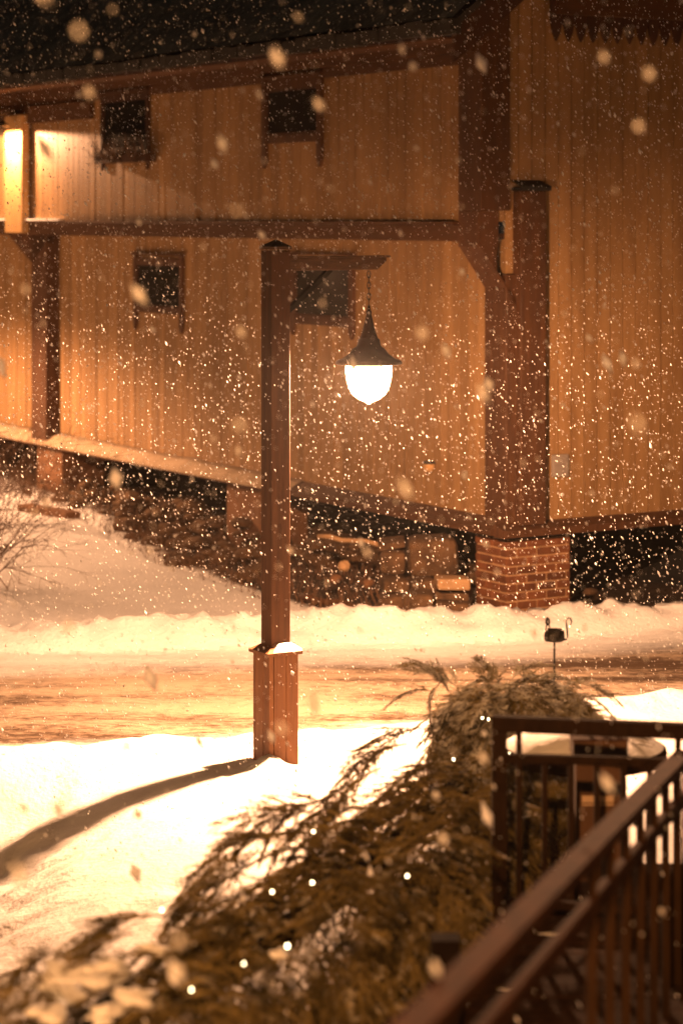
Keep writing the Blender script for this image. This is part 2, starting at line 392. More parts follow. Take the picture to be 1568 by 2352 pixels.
mb.box(0.001, .10, 0, LEN, z_st - .02, z_mid0 + .02)
mb.build('wall', M['wall'], house)
mb = MB()
boards(mb, .0, LEN, lambda m, a, c, z0, z1, t: m.box(JX - t, JX, a, c, z0, z1), z_mid1 - .03, z_fr + .05)
mb.box(JX + .001, JX + .1, 0, LEN, z_mid1 - .03, z_ev)
mb.build('wall', M['wall'], house)
mb = MB()
boards(mb, JX + .04, -.05, lambda m, a, c, z0, z1, t: m.box(a, c, -t, 0, z0, z1), z_mid1 + .001, 7.2, w=.145)
boards(mb, -.045, RLEN, lambda m, a, c, z0, z1, t: m.box(a, c, -t, 0, z0, z1), z_st - .02, 7.2, w=.145)
mb.box(.101, RLEN, 0.001, .1, z_st - .02, z_mid1); mb.box(JX + .101, RLEN, 0.001, .1, z_mid1, 7.2)
mb.build('wall', M['wall'], house)
# floors close the body of the house
mb = MB(); mb.box(.02, RLEN, .02, LEN, z_sb + .02, z_sb + .06); mb.box(JX + .02, 0, .02, LEN, z_mid0 + .03, z_mid0 + .07)
mb.build('floor', M['darktrim'], house)
# bottom sill beams
mb = MB(); mb.prism([(-.02, .0, z_sb), (-.19, .0, z_sb + .015), (-.19, .0, z_sb + .07), (-.03, .0, z_st + .03), (0, 0, z_st + .03)], (0, LEN, 0))
mb.build('sill_beam', M['trimh'], house)
mb = MB(); mb.prism([(-.17, -.02, z_sb), (-.17, -.17, z_sb + .005), (-.17, -.17, z_sb + .07), (-.17, -.03, z_st), (-.17, -.02, z_st)], (RLEN, 0, 0))
mb.build('sill_beam', M['trim'], house)
# snow lying along the long sill, thicker to the far end
mb = MB(); n = 90; y0 = 3.6; pr = []
for i in range(n + 1):
    y = y0 + (LEN - y0) * i / n; a = min(1, (y - y0) / 2.5); t = (.006 + .014 * (vn(np.array(y * 3.), np.array(2.)) - .2)) * a + .001
    pr.append([(-.195, y, z_sb + .03), (-.205, y, z_sb + .07 + t), (-.10, y, (z_sb + z_st) / 2 + .07 + t * 1.6), (-.026, y, z_st + .04 + t * 1.5), (-.02, y, z_st + .0)])
vs = [p for q in pr for p in q]; fs = [(i * 5 + k, i * 5 + k + 1, i * 5 + k + 6, i * 5 + k + 5) for i in range(n) for k in range(4)]
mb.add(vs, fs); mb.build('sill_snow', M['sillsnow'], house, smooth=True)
# jetty beam
mb = MB(); mb.box(JX - .03, -.001, .30, LEN, z_mid0, z_mid1 - .035); mb.box(JX - .10, JX + .0, .30, LEN, z_mid1 - .03, z_mid1 + .0)
mb.build('jetty_beam', M['trimh'], house)
mb = MB(); mb.box(JX - .105, JX - .012, 8.8, LEN, z_mid1 + .001, z_mid1 + .022); mb.build('ledge_snow', M['snowfine'], house)
# frieze under the eave
mb = MB(); mb.box(JX - .05, JX - .001, .0, LEN, z_fr, z_fr + .10); mb.box(JX - .09, JX - .0, .0, LEN, z_fr + .103, z_ev)
mb.build('frieze', M['trimh'], house)
# upper corner post
z_up = RW(1140, 484, -.1)[1]
mb = MB(); mb.box(JX - .06, -.045, -.10, .26, z_up, 5.6); mb.box(JX - .06, -.14, -.06, .26, z_mid0 - .05, z_up - .001)
mb.build('corner_post', M['trim'], house, bevel=.008)
# brace from the jetty down to the lower post
mb = MB(); mb.prism([(JX - .05, -.07, z_mid0 + .12), (JX - .05, -.07, z_mid0 - .03), (-.07, -.07, 2.83), (.06, -.07, 2.60), (.10, -.07, 2.66), (-.17, -.07, 2.98), (-.17, -.07, z_mid0 + .12)], (0, .34, 0))
mb.build('brace', M['trim'], house)
# lower corner post and its outer buttress
mb = MB(); mb.box(-.07, .10, -.07, .27, z_st - .02, 2.95); mb.build('corner_post', M['trim'], house, bevel=.01)
xa, zt = RW(1195, 438, -.14); xb, _ = RW(1254, 438, -.14)
mb = MB(); mb.box(xa, xb, -.14, -.001, z_sb + .1, zt); mb.box(.101, xa - .002, -.06, -.0, z_st - .02, 2.75)
mb.build('buttress', M['trim'], house, bevel=.01)
mb = MB(); mb.box(xa - .02, xb + .02, -.19, .0, zt, zt + .03); mb.prism([(xa - .02, -.19, zt + .03), (xb + .02, -.19, zt + .03), (xb + .01, -.0, zt + .09), (xa - .01, -.0, zt + .09)], (0, 0.001, .012))
mb.build('buttress_cap', M['black'], house)
# left hand post + brace
ya, _ = LW(120, 700, -.12); yb, _ = LW(86, 700, -.12)
mb = MB(); mb.box(-.20, -.024, ya, yb, z_st - .03, z_mid0); mb.prism([(-.2, ya, z_mid0), (-.2, ya, z_mid0 - .10), (-.2, yb, z_mid0 - .35), (-.2, yb + .75, z_mid0)], (.12, 0, 0))
mb.build('wall_post', M['trim'], house, bevel=.008)
# pale drop post of the gallery at the far left, upper floor
ya, zb = LW(33, 535, JX - .25); yb, zt2 = LW(13, 285, JX - .14)
mb = MB(); mb.box(JX - .15, JX - .05, ya, yb, zb, zt2 + .1); mb.build('drop_post', M['paletimber'], house, bevel=.008)
mb = MB(); yc, _ = LW(44, 400, JX - .05); mb.box(JX - .045, JX - .025, yc, yc + .16, z_mid1 + .02, z_fr); mb.build('wall_post', M['trim'], house)
# lower head beam of that gallery: the wall above it stays in shade
mb = MB(); yg, zg = LW(215, 275, JX - .03); _, zg = LW(60, 285, JX - .05)
mb.box(JX - .08, JX - .025, yg, LEN, zg, z_fr - .001); mb.build('head_beam', M['trimh'], house)

# windows of the long wall (face x = x0)
def window(u0, v0, u1, v1, x0, tr=.075, ear=.10, m=M['trim'], extra=None):
    y1, z1 = LW(u0, v0, x0 - .03); y0, z0 = LW(u1, v1, x0 - .03)
    zm = (LW((u0 + u1) / 2, v0, x0 - .03)[1] + 0) ; z1 = zm; z0 = LW((u0 + u1) / 2, v1, x0 - .03)[1]
    f = MB(); e = .06
    f.box(x0 - e, x0 - .024, y0 - tr, y0, z0 - tr - ear, z1 + tr + .03); f.box(x0 - e, x0 - .024, y1, y1 + tr, z0 - tr - ear, z1 + tr + .03)
    # spear ends of the side boards
    for a in (y0 - tr, y1): f.prism([(x0 - e, a, z0 - tr - ear), (x0 - e, a + tr, z0 - tr - ear), (x0 - e, a + tr / 2, z0 - tr - ear - .07)], (e - .024, 0, 0))
    f.box(x0 - e + .006, x0 - .024, y0, y1, z1, z1 + tr); f.box(x0 - e - .02, x0 - .024, y0 - tr - .02, y1 + tr + .02, z1 + tr + .031, z1 + tr + .055)
    f.box(x0 - e + .004, x0 - .024, y0, y1, z0 - tr, z0)
    w = f.build('window', m, house)
    g = MB(); g.box(x0 - .034, x0 - .0245, y0, y1, z0, z1); g.build('pane', M['glassdark'], w)
    s = MB(); t = .022
    s.box(x0 - .048, x0 - .0345, y0, y0 + t, z0, z1); s.box(x0 - .048, x0 - .0345, y1 - t, y1, z0, z1)
    s.box(x0 - .048, x0 - .0345, y0 + t, y1 - t, z0, z0 + t); s.box(x0 - .048, x0 - .0345, y0 + t, y1 - t, z1 - t, z1)
    s.build('sash', M['darktrim'], w)
    return w, (y0, y1, z0, z1)
w1, q1 = window(240, 228, 340, 342, JX, tr=.05, ear=.12, m=M['darktrim'])
window(615, 203, 732, 308, JX, tr=.085, ear=.18)
window(317, 607, 416, 705, 0, tr=.07, ear=.14)
window(680, 612, 805, 728, 0, tr=.085, ear=.05)

# eave, roof, gable
pitch = math.radians(38); ca, sa = math.cos(pitch), math.sin(pitch)
EX, VY = -.78, -.32
mb = MB()
def roofslab(mb, off0, off1, x0, x1, y0, y1):
    # slab between heights off0..off1 above the line through the eave
    P4 = []
    for xx in (x0, x1):
        for off in (off0, off1): P4.append((xx, z_ev - .03 + (xx - EX) * sa / ca + off))
    (xa_, a0), (_, a1), (xb_, b0), (_, b1) = P4
    mb.prism([(xa_, y0, a0), (xb_, y0, b0), (xb_, y0, b1), (xa_, y0, a1)], (0, y1 - y0, 0))
roofslab(mb, 0, .06, EX, 4.3, VY, LEN + .4); r_ = mb.build('roof', M['darktrim'], house)
mb = MB(); roofslab(mb, .062, .13, EX - .03, 4.3, VY - .03, LEN + .42)
y = VY - .03
while y < LEN:      # lumpy turf-like eave edge
    w_ = random.uniform(.12, .3); mb.box(EX - .06 - random.uniform(0, .04), EX + .05, y, y + w_ - .01, z_ev - .005 - random.uniform(0, .035), z_ev + .09 + random.uniform(-.01, .02)); y += w_
mb.build('roof_edge', M['rooftile'], r_)
n1, n2 = 60, 120; vs = []
for i in range(n1 + 1):
    for j in range(n2 + 1):
        xx = EX - .02 + (4.3 - EX) * i / n1; yy = VY + (LEN + .3 - VY) * j / n2
        hh = .04 + .05 * float(fbm(np.array(xx * 3.), np.array(yy * 1.2))) + .03 * min(1, i / 3)
        vs.append((xx, yy, z_ev + .10 + (xx - EX) * sa / ca + hh))
mb = MB(); mb.add(vs, [(i * (n2 + 1) + j, (i + 1) * (n2 + 1) + j, (i + 1) * (n2 + 1) + j + 1, i * (n2 + 1) + j + 1) for i in range(n1) for j in range(n2)])
mb.build('roof_snow', M['roof'], r_, smooth=True)
# bargeboard along the verge
mb = MB(); roofslab(mb, -.24, .0, EX + .0, 4.3, VY, VY + .04); mb.build('bargeboard', M['darktrim'], r_)
mb = MB(); mb.box(EX + .02, JX - .06, -.1, LEN, z_ev - .055, z_ev - .035); mb.build('soffit', M['trimh'], r_)
# gable boarding that overhangs the end wall, boards cut to points
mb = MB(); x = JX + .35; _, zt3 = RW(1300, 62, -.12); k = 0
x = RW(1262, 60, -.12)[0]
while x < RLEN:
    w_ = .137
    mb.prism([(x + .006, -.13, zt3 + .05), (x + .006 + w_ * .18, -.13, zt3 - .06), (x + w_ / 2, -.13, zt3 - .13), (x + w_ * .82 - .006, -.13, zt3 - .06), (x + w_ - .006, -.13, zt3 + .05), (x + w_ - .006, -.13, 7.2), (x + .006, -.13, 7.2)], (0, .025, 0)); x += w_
mb.build('gable_boards', M['darktrim'], house)  # dark timber colour stands in for the shade under the gable overhang
_, zb4 = RW(1400, 38, -.18)
mb = MB(); xg = RW(1284, 30, -.18)[0]; mb.box(xg, RLEN, -.20, -.132, zb4, 7.3); mb.build('gable_beam', M['trimh'], house)

# round wall lamp, vent cover
yk, zk = LW(990, 1072, -.05)
o = MB(); o.lathe([(0, -.05), (.03, -.045), (.05, -.02), (.055, .01), (.05, .03), (0.0, .035)], 16); k_ = o.build('wall_globe', M['paletimber'], house, smooth=True, loc=(-.075, yk, zk))
o = MB(); o.lathe([(.056, .03), (.064, .034), (.05, .055), (.0, .065)], 16); o.build('globe_cap', M['iron'], k_, smooth=True)
xk, zk = RW(1283, 1069, -.03); o = MB(); o.box(xk - .085, xk + .085, -.06, -.023, zk - .10, zk + .10)
vk = o.build('vent_cover', M['grey'], house, bevel=.005)
o = MB()
for i in range(6): o.box(xk - .07, xk + .07, -.066, -.0602, zk - .08 + i * .028, zk - .066 + i * .028)
o.build('louvre', M['grey'], vk)

# brick pier under the corner
def brick_pier(name, x0, x1, y0, y1, z0, z1):
    core = MB(); core.box(x0 + .008, x1 - .008, y0 + .008, y1 - .008, z0, z1)
    br = MB(); ch = .078; bl = .215; z = z1 - .012; row = 0
    while z - ch > z0:
        o = (row % 2) * bl / 2; zz0, zz1 = z - ch + .014, z
        for side in range(4):
            L_ = (x1 - x0) if side < 2 else (y1 - y0); s = -o
            while s < L_ - .002:
                a = max(s, 0) + .008; c = min(s + bl - .008, L_ - .003)
                if c - a > .02:
                    j = random.uniform(0, .006)
                    if side == 0: br.box(x0 + a, x0 + c, y0 - j, y0 + .04, zz0, zz1)
                    if side == 1: br.box(x0 + a, x0 + c, y1 - .04, y1 + j, zz0, zz1)
                    if side == 2: br.box(x0 - j - .002, x0 + .04, y0 + a, y0 + c, zz0 + .001, zz1 - .001)
                    if side == 3: br.box(x1 - .04, x1 + j + .002, y0 + a, y0 + c, zz0 + .001, zz1 - .001)
                s += bl
        z -= ch; row += 1
    p = core.build(name, M['mortar'], house); br.build('brickwork', M['brick'], p, bevel=.004); return p
ya_, _ = LW(1090, 1300, -.05); xb_, _ = RW(1310, 1300, -.05)
brick_pier('brick_pier', -.04, xb_, -.04, ya_, -.35, z_sb - .03)
mb = MB(); mb.box(-.07, xb_ + .02, -.07, ya_ + .02, z_sb - .03, z_sb - .004); mb.build('pier_plate', M['black'], house)
for (u0, u1) in ((525, 603), (90, 147)):
    yb_, _ = LW(u0, 1200, -.05); ya2, _ = LW(u1, 1200, -.05)
    mb = MB(); mb.box(-.08, .5, ya2, yb_, -.3, z_sb - .002); mb.build('stone_pier', M['pier'], house, bevel=.02)
# black sheets added so the crawl space stays a dark void
mb = MB(); mb.box(2.5, 2.6, .3, LEN, -.5, z_sb); mb.box(1.0, RLEN, 3.2, 3.3, -.5, z_sb); mb.build('void_backing', M['black'], house)
# wall lamp just outside the picture, beside the gallery post
yl, zl = LW(-4, 296, JX - .36)
wl = C0 + d2 * (JX - .36) + d1 * yl; wl.z = zl
lamp('gallery_light', 'SPOT', (wl.x, wl.y, wl.z - .02), 620, .03, (wl.x, wl.y, 0), spot=176, blend=.05)
mb = MB(); mb.lathe([(.03, .10), (.05, .09), (.13, .03), (.135, .0), (.12, .02), (.03, .07)], 20); mb.tube([(0, 0, .1), (.1 * d2.x, .1 * d2.y, .2), (.5 * d2.x, .5 * d2.y, .2)], .012)
wlo = mb.build('wall_lamp', M['iron'], smooth=True, loc=(wl.x, wl.y, wl.z + .02)); tag(wlo, 'small iron hooded lamp on the gallery wall at its far end', 'wall lamp')
# window box with dead plants under the upper left window
wb = empty('window_box', C0, 'dark window box of dead plants hanging below the small upper window', 'planter', rz=ang)
o = MB(); a0, b0 = LW(345, 345, JX - .14)[0], LW(228, 345, JX - .14)[0]; zz = LW(285, 362, JX - .14)[1]
o.box(JX - .20, JX - .065, a0, b0, zz - .055, zz + .03); o.build('trough', M['darktrim'], wb)
o = MB()
for i in range(150):
    y = random.uniform(a0, b0 + .05); p = Vector((JX - random.uniform(.1, .24), y, zz)); q = p + Vector((random.uniform(-.08, .05), random.uniform(-.09, .12), random.uniform(-.12, .22) if i % 3 else random.uniform(0, .3)))
    o.tube([p, (p + q) / 2 + Vector((0, 0, .02)), q], [.006, .005, .002], 3)
    for k in range(4):
        c = q + Vector([random.uniform(-.03, .03) for _ in range(3)]); r = .016
        o.add([c + Vector((r, 0, 0)), c + Vector((0, r, r * .6)), c + Vector((-r, 0, r)), c + Vector((0, -r, 0))], [(0, 1, 2, 3)])
o.build('dead_plants', M['twig'], wb)

# ------------------------------------------------------------------ rubble, stones, timber under the house
def rock(mb, c, r, flat=.6, mi=0):
    c = Vector(c); R = Matrix.Rotation(random.uniform(0, 6.3), 3, 'Z'); vs = []; n = 8
    for i in range(1, 5):
        th = math.pi * i / 5
        for k in range(n):
            ph = 2 * math.pi * k / n; rr = random.uniform(.8, 1.12)
            vs.append(c + R @ Vector((r * 1.25 * rr * math.sin(th) * math.cos(ph), r * rr * math.sin(th) * math.sin(ph), r * flat * rr * math.cos(th))))
    vs += [c + Vector((0, 0, r * flat)), c - Vector((0, 0, r * flat))]
    fs = [(i * n + k, (i + 1) * n + k, (i + 1) * n + (k + 1) % n, i * n + (k + 1) % n) for i in range(3) for k in range(n)]
    fs += [(32, k, (k + 1) % n) for k in range(n)] + [(33, 24 + (k + 1) % n, 24 + k) for k in range(n)]
    mb.add(vs, fs, mi)
mb = MB()
for i in range(700):
    y = random.uniform(0, 9.5); xl = random.uniform(-2.6, 1.2); p = C0 + d1 * y + d2 * xl
    if p.y < np.interp(p.x, AX, AY) + .25: continue
    if y < 2.6 and xl < .3: continue
    r = random.uniform(.04, .13) * (1.7 if random.random() < .12 else 1)
    heap = .30 * max(0, 1 - abs(xl + .1) / 1.1)
    rock(mb, (p.x, p.y, random.uniform(-.06, .02) + heap * random.random()), r)
tag(mb.build('rubble', M['stone'], bevel=0), kind='stuff', label='dark rubble and broken stone heaped under the boarded house', cat='rubble')
# dry grass and brush on the bank
mb = MB()
for i in range(9000):
    y = random.uniform(-.5, 11); xl = random.uniform(-3.4, .4); p = C0 + d1 * y + d2 * xl
    la = np.interp(p.x, AX, AY)
    if p.y < la - .3 + random.random() * .5 or p.x > .6: continue
    p.z = float(ground_h(np.array(p.x), np.array(p.y))); h_ = random.uniform(.04, .16); a = random.uniform(0, 6.3); w_ = .006
    t = p + Vector((random.uniform(-.06, .06), random.uniform(-.06, .06), h_))
    s_ = Vector((math.cos(a) * w_, math.sin(a) * w_, 0)); mb.add([p - s_, p + s_, t], [(0, 1, 2)])
tag(mb.build('dry_grass', M['twig']), kind='stuff', label='short dry brown grass poking from the bank below the house', cat='grass')

def block(name, u0, v0, u1, v1, Y, dep, m, label, group, tilt=0, jit=.012):
    a = P(u0, v1, Y); c = P(u1, v0, Y); w_, h_ = c.x - a.x, c.z - a.z
    o = MB(); o.box(-w_ / 2, w_ / 2, -dep / 2, dep / 2, -h_ / 2, h_ / 2, jit=jit)
    ob = o.build(name, m, bevel=min(w_, h_) * .22, loc=((a.x + c.x) / 2, Y + dep / 2, (a.z + c.z) / 2)); ob.rotation_euler = (0, math.radians(tilt), math.radians(random.uniform(-9, 9)))
    return tag(ob, label, 'stone', group)
G = 'stones stacked beside the brick pier'
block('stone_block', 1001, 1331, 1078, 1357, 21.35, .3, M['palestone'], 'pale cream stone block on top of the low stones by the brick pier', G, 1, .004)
block('stone_block', 935, 1240, 1052, 1329, 21.9, .5, M['stone'], 'largest squarish dark boulder, topmost of the stack by the brick pier', G, -2)
block('stone_block', 873, 1268, 934, 1322, 21.85, .4, M['stone'], 'upright dark stone at the outer end, beside the largest boulder', G, 3)
block('stone_block', 868, 1246, 932, 1262, 21.95, .4, M['stone'], 'thin flat slab lying over the upright dark stone', G, -6)
block('stone_block', 876, 1334, 936, 1362, 21.6, .4, M['stone'], 'middle brown stone under the upright one at the outer end of the stack', G, 1)
block('stone_block', 938, 1334, 998, 1362, 21.6, .4, M['stone'], 'brown stone directly left of the pale cream block', G, -3)
block('stone_block', 1000, 1360, 1084, 1384, 21.45, .4, M['stone'], 'long flat brown slab carrying the pale cream block', G, 1)
block('stone_block', 930, 1368, 1000, 1418, 21.2, .4, M['stone'], 'rounded brown boulder sunk in the snow bank, lowest of the stack', G, 4)
block('stone_block', 872, 1372, 926, 1400, 21.4, .4, M['stone'], 'small brown stone low at the outer end of the stack', G, -3)
block('stone_block', 1003, 1388, 1084, 1420, 21.2, .4, M['stone'], 'low dark stone between the rounded boulder and the brick pier', G, 2)
def log(u0, v0, u1, v1, Y0, Y1, r, label, m=M['twig']):
    a, c = P(u0, v0, Y0), P(u1, v1, Y1); mid = (a + c) / 2
    o = MB(); n = 7; o.tube([a.lerp(c, i / n) - mid + Vector((0, 0, .012 * math.sin(i * 2.1))) for i in range(n + 1)], [r * random.uniform(.85, 1.1) for _ in range(n + 1)], 8)
    return tag(o.build('log', m, smooth=True, loc=mid), label, 'log', 'rough poles lying under the house')
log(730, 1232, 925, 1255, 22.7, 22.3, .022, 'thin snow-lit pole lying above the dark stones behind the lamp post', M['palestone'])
log(690, 1372, 850, 1398, 21.9, 21.5, .035, 'thick brown pole lying just behind the snow bank', M['trim'])
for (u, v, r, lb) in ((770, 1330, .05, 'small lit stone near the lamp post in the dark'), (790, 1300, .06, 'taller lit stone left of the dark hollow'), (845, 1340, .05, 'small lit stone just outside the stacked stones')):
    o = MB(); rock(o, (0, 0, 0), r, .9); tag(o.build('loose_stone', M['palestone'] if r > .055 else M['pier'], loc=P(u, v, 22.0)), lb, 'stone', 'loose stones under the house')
# low stone edging near the left pier
o = MB(); a = P(55, 1166, 27.6); c = P(170, 1186, 26.9); o.beam((0, 0, 0), c - a, .2, .10); tag(o.build('stone_kerb', M['pier'], loc=a, bevel=.02), 'low pale stone edging in front of the far stone pier', 'edging')

# bare shrub at the left edge
def shrub(base, n, hgt, spread, label, lean=(0, 0)):
    o = MB()
    def grow(p, d, L_, r, lvl):
        pts_ = [p]; q = p
        for i in range(4):
            d = (d + Vector((random.gauss(0, .16), random.gauss(0, .16), random.gauss(0, .1) - .02))).normalized(); q = q + d * L_ / 4; pts_.append(q)
        o.tube(pts_, [r * (1 - .17 * i) for i in range(5)], 3, cap=False)
        if lvl > 0:
            for k in range(random.choice((3, 4))):
                s = random.choice(pts_[1:]); nd = (d + Vector((random.gauss(0, .65), random.gauss(0, .65), random.gauss(0, .5)))).normalized(); grow(s, nd, L_ * random.uniform(.45, .7), r * .62, lvl - 1)
    for i in range(n):
        grow(Vector((random.gauss(0, .12), random.gauss(0, .12), 0)), Vector((random.gauss(lean[0], spread), random.gauss(0, spread), 1)).normalized(), hgt * random.uniform(.6, 1), .007, 3)
    ob = o.build('bare_shrub', M['twig'], loc=base); return tag(ob, label, 'shrub', 'leafless shrubs by the house wall')
shrub(PG(-60, 1345), 26, 1.2, .35, 'larger leafless shrub with fine twigs against the lit snow at the picture edge', (.25, 0))
shrub(PG(-30, 1225), 16, .9, .4, 'smaller leafless shrub close to the far stone pier', (.2, 0))

# ------------------------------------------------------------------ lamp post
PB = P(633, 1740, 15.3); PB.z = -.02
pang = ang
lp = empty('lamp_post', PB, 'tall weathered square wooden post with boxed foot, arm and chain-hung lantern bracket', 'lamp post', rz=pang)
k = 15.3 / F
def zz(v, Y=15.3): return H - (v - 500) / F * Y - PB.z
a_ = .0685
mb = MB(); mb.box(-a_, a_, -a_, a_, 0, zz(575)); mb.build('shaft', M['post'], lp, bevel=.006)
mb = MB(); q = a_ + .008; ztop = zz(573)
mb.add([(-q, -q, ztop), (q, -q, ztop), (q, q, ztop), (-q, q, ztop), (-q, -q, ztop + .018), (q, -q, ztop + .018), (q, q, ztop + .018), (-q, q, ztop + .018), (0, 0, ztop + .065)],
       [(3, 2, 1, 0), (0, 1, 5, 4), (1, 2, 6, 5), (2, 3, 7, 6), (3, 0, 4, 7), (4, 5, 8), (5, 6, 8), (6, 7, 8), (7, 4, 8)]); mb.build('post_cap', M['arm'], lp)
# boxed foot: two boards with an open joint on each face
e = .094; g = .0025; zt_ = zz(1499)
mb = MB()
for sx in (-1, 1):
    mb.box(sx * e - .01, sx * e + .01, -e + .012, -.028, 0, zt_ - .002 * 0); mb.box(sx * e - .01, sx * e + .01, -.024, e - .012, 0, zt_)
for sy in (-1, 1):
    mb.box(-e - .011, -.074, sy * e - .011, sy * e + .011, 0, zt_ + .001); mb.box(-.069, .018, sy * e - .010, sy * e + .010, 0, zt_ - .001); mb.box(.0195, e + .011, sy * e - .0105, sy * e + .0105, 0, zt_)
mb.build('base_board', M['post2'], lp, bevel=.003)
mb = MB(); mb.box(-e + .012, e - .012, -e + .012, e - .012, 0, zt_ - .01); mb.build('foot_core', M['black'], lp)
c_ = .126
mb = MB(); mb.add([(-c_, -c_, zt_ + .001), (c_, -c_, zt_ + .001), (c_, c_, zt_ + .001), (-c_, c_, zt_ + .001), (-c_, -c_, zt_ + .02), (c_, -c_, zt_ + .02), (c_, c_, zt_ + .02), (-c_, c_, zt_ + .02),
                   (-a_, -a_, zt_ + .055), (a_, -a_, zt_ + .055), (a_, a_, zt_ + .055), (-a_, a_, zt_ + .055)],
                  [(3, 2, 1, 0), (0, 1, 5, 4), (1, 2, 6, 5), (2, 3, 7, 6), (3, 0, 4, 7), (4, 5, 9, 8), (5, 6, 10, 9), (6, 7, 11, 10), (7, 4, 8, 11)])
col_ = mb.build('collar', M['post2'], lp)
mb = MB(); t_ = .016; mb.add([(-c_ * .72, -c_ + .0, zt_ + .022), (c_ * .99, -c_ - .001, zt_ + .021), (c_ * .99, c_, zt_ + .021), (a_, a_, zt_ + .06), (a_ + .002, -a_ - .002, zt_ + .062), (-a_ * .4, -a_ - .003, zt_ + .064),
                    (-c_ * .66, -c_ + .004, zt_ + .022 + t_), (c_ * .96, -c_ + .006, zt_ + .021 + t_), (c_ * .93, c_ * .95, zt_ + .021 + t_), (a_ + .004, a_, zt_ + .06 + t_), (a_ + .003, -a_ - .006, zt_ + .062 + t_ * .6), (-a_ * .3, -a_ - .006, zt_ + .064 + t_ * .6)],
                  [(0, 1, 7, 6), (1, 2, 8, 7), (2, 3, 9, 8), (5, 0, 6, 11), (6, 7, 10, 11), (7, 8, 9, 10)])
mb.build('collar_snow', M['snowfine'], col_, bevel=.006)
# arm
L_t = .69
xe = L_t + .115
mb = MB(); za0, za1 = zz(622), zz(594)
mb.prism([(a_ + .001, -.035, za1), (xe, -.035, za1), (xe, -.035, za1 - .02), (xe - .07, -.035, za0), (a_ + .001, -.035, za0)], (0, .07, 0))
arm = mb.build('arm', M['arm'], lp, bevel=.004)
mb = MB(); mb.box(a_ + .002, xe + .02, -.048, .048, za1 + .001, za1 + .014); mb.build('arm_cover', M['arm'], arm)
mb = MB(); mb.beam((a_ - .004, 0, zz(722)), (a_ + .33, 0, za0 + .004), .03, .04, (0, 1, 0)); mb.build('arm_brace', M['black'], lp)
# chain + lantern (hangs from the arm: a thing of its own)
LP = PB + d2 * L_t; Yl = LP.y
def zl_(v): return H - (v - 500) / F * Yl
lo = empty('lantern', (LP.x, LP.y, zl_(836)), 'lit hanging lantern with witch-hat hood and white-hot glass under the post arm', 'lantern')
z0 = zl_(836); kk = Yl / F
ch = MB(); zc = zl_(624) - z0; ze = zl_(700) - z0; nl = 6; step = (zc - ze) / nl
for i in range(nl):
    zc_ = zc - (i + .5) * step; hh = step * .66; r = .011; pts_ = []
    for t in range(13):
        a = 2 * math.pi * t / 12; p = Vector((r * math.cos(a), 0, hh * math.sin(a)))
        if i % 2: p = Vector((0, p.x, p.z))
        else: p = Vector((p.x, 0, p.z))
        pts_.append(p + Vector((0, 0, zc_)))
    ch.tube(pts_, .0034, 5, cap=False)
ch.build('chain', M['iron'], lo, smooth=True)
prof = [(0, 700), (3, 702), (4, 712), (7, 716), (6, 722), (9, 735), (15, 760), (20, 774), (20.5, 777), (25, 779), (27, 792), (30, 797), (35, 799), (46, 813), (60, 823), (75, 829), (77, 834), (74, 837), (60, 835), (48, 832)]
mb = MB(); mb.lathe([(r * kk, zl_(v) - z0) for r, v in prof], 40); mb.build('hood', M['hood'], lo, smooth=True)
prof = [(50, 831), (53, 840), (53.5, 855), (51, 872), (46, 892), (38, 906), (24, 917), (9, 923), (4, 927), (0, 929)]
mb = MB(); mb.lathe([(r * kk, zl_(v) - z0) for r, v in prof[::-1]], 32); mb.build('glass', M['glass'], lo, smooth=True)
for i in range(4):
    mb = MB(); a = i * math.pi / 2 + .5; mb.tube([(math.cos(a) * 56 * kk, math.sin(a) * 56 * kk, zl_(834) - z0), (math.cos(a) * 57 * kk, math.sin(a) * 57 * kk, zl_(860) - z0), (math.cos(a) * 49 * kk, math.sin(a) * 49 * kk, zl_(896) - z0)], .003, 5); mb.build('cage_bar', M['iron'], lo)

# ------------------------------------------------------------------ the other lamps whose light reaches the view
yl = empty('yard_lamp', (YARD_LAMP[0], YARD_LAMP[1], 0), 'hooded yard lamp on a plain pole before the far end of the house', 'lamp post')
mb = MB(); mb.tube([(-.5, 0, -.3), (-.5, 0, 3.9), (-.4, 0, 4.0), (0, 0, 4.0), (0, 0, YARD_LAMP[2] + .2)], .03, 8); mb.build('pole', M['iron'], yl, smooth=True)
mb = MB(); mb.lathe([(.04, YARD_LAMP[2] + .22), (.12, YARD_LAMP[2] + .18), (.26, YARD_LAMP[2] + .05), (.27, YARD_LAMP[2] + .03), (.24, YARD_LAMP[2] + .05), (.03, YARD_LAMP[2] + .16)], 24); mb.build('lamp_shade', M['hood'], yl, smooth=True)

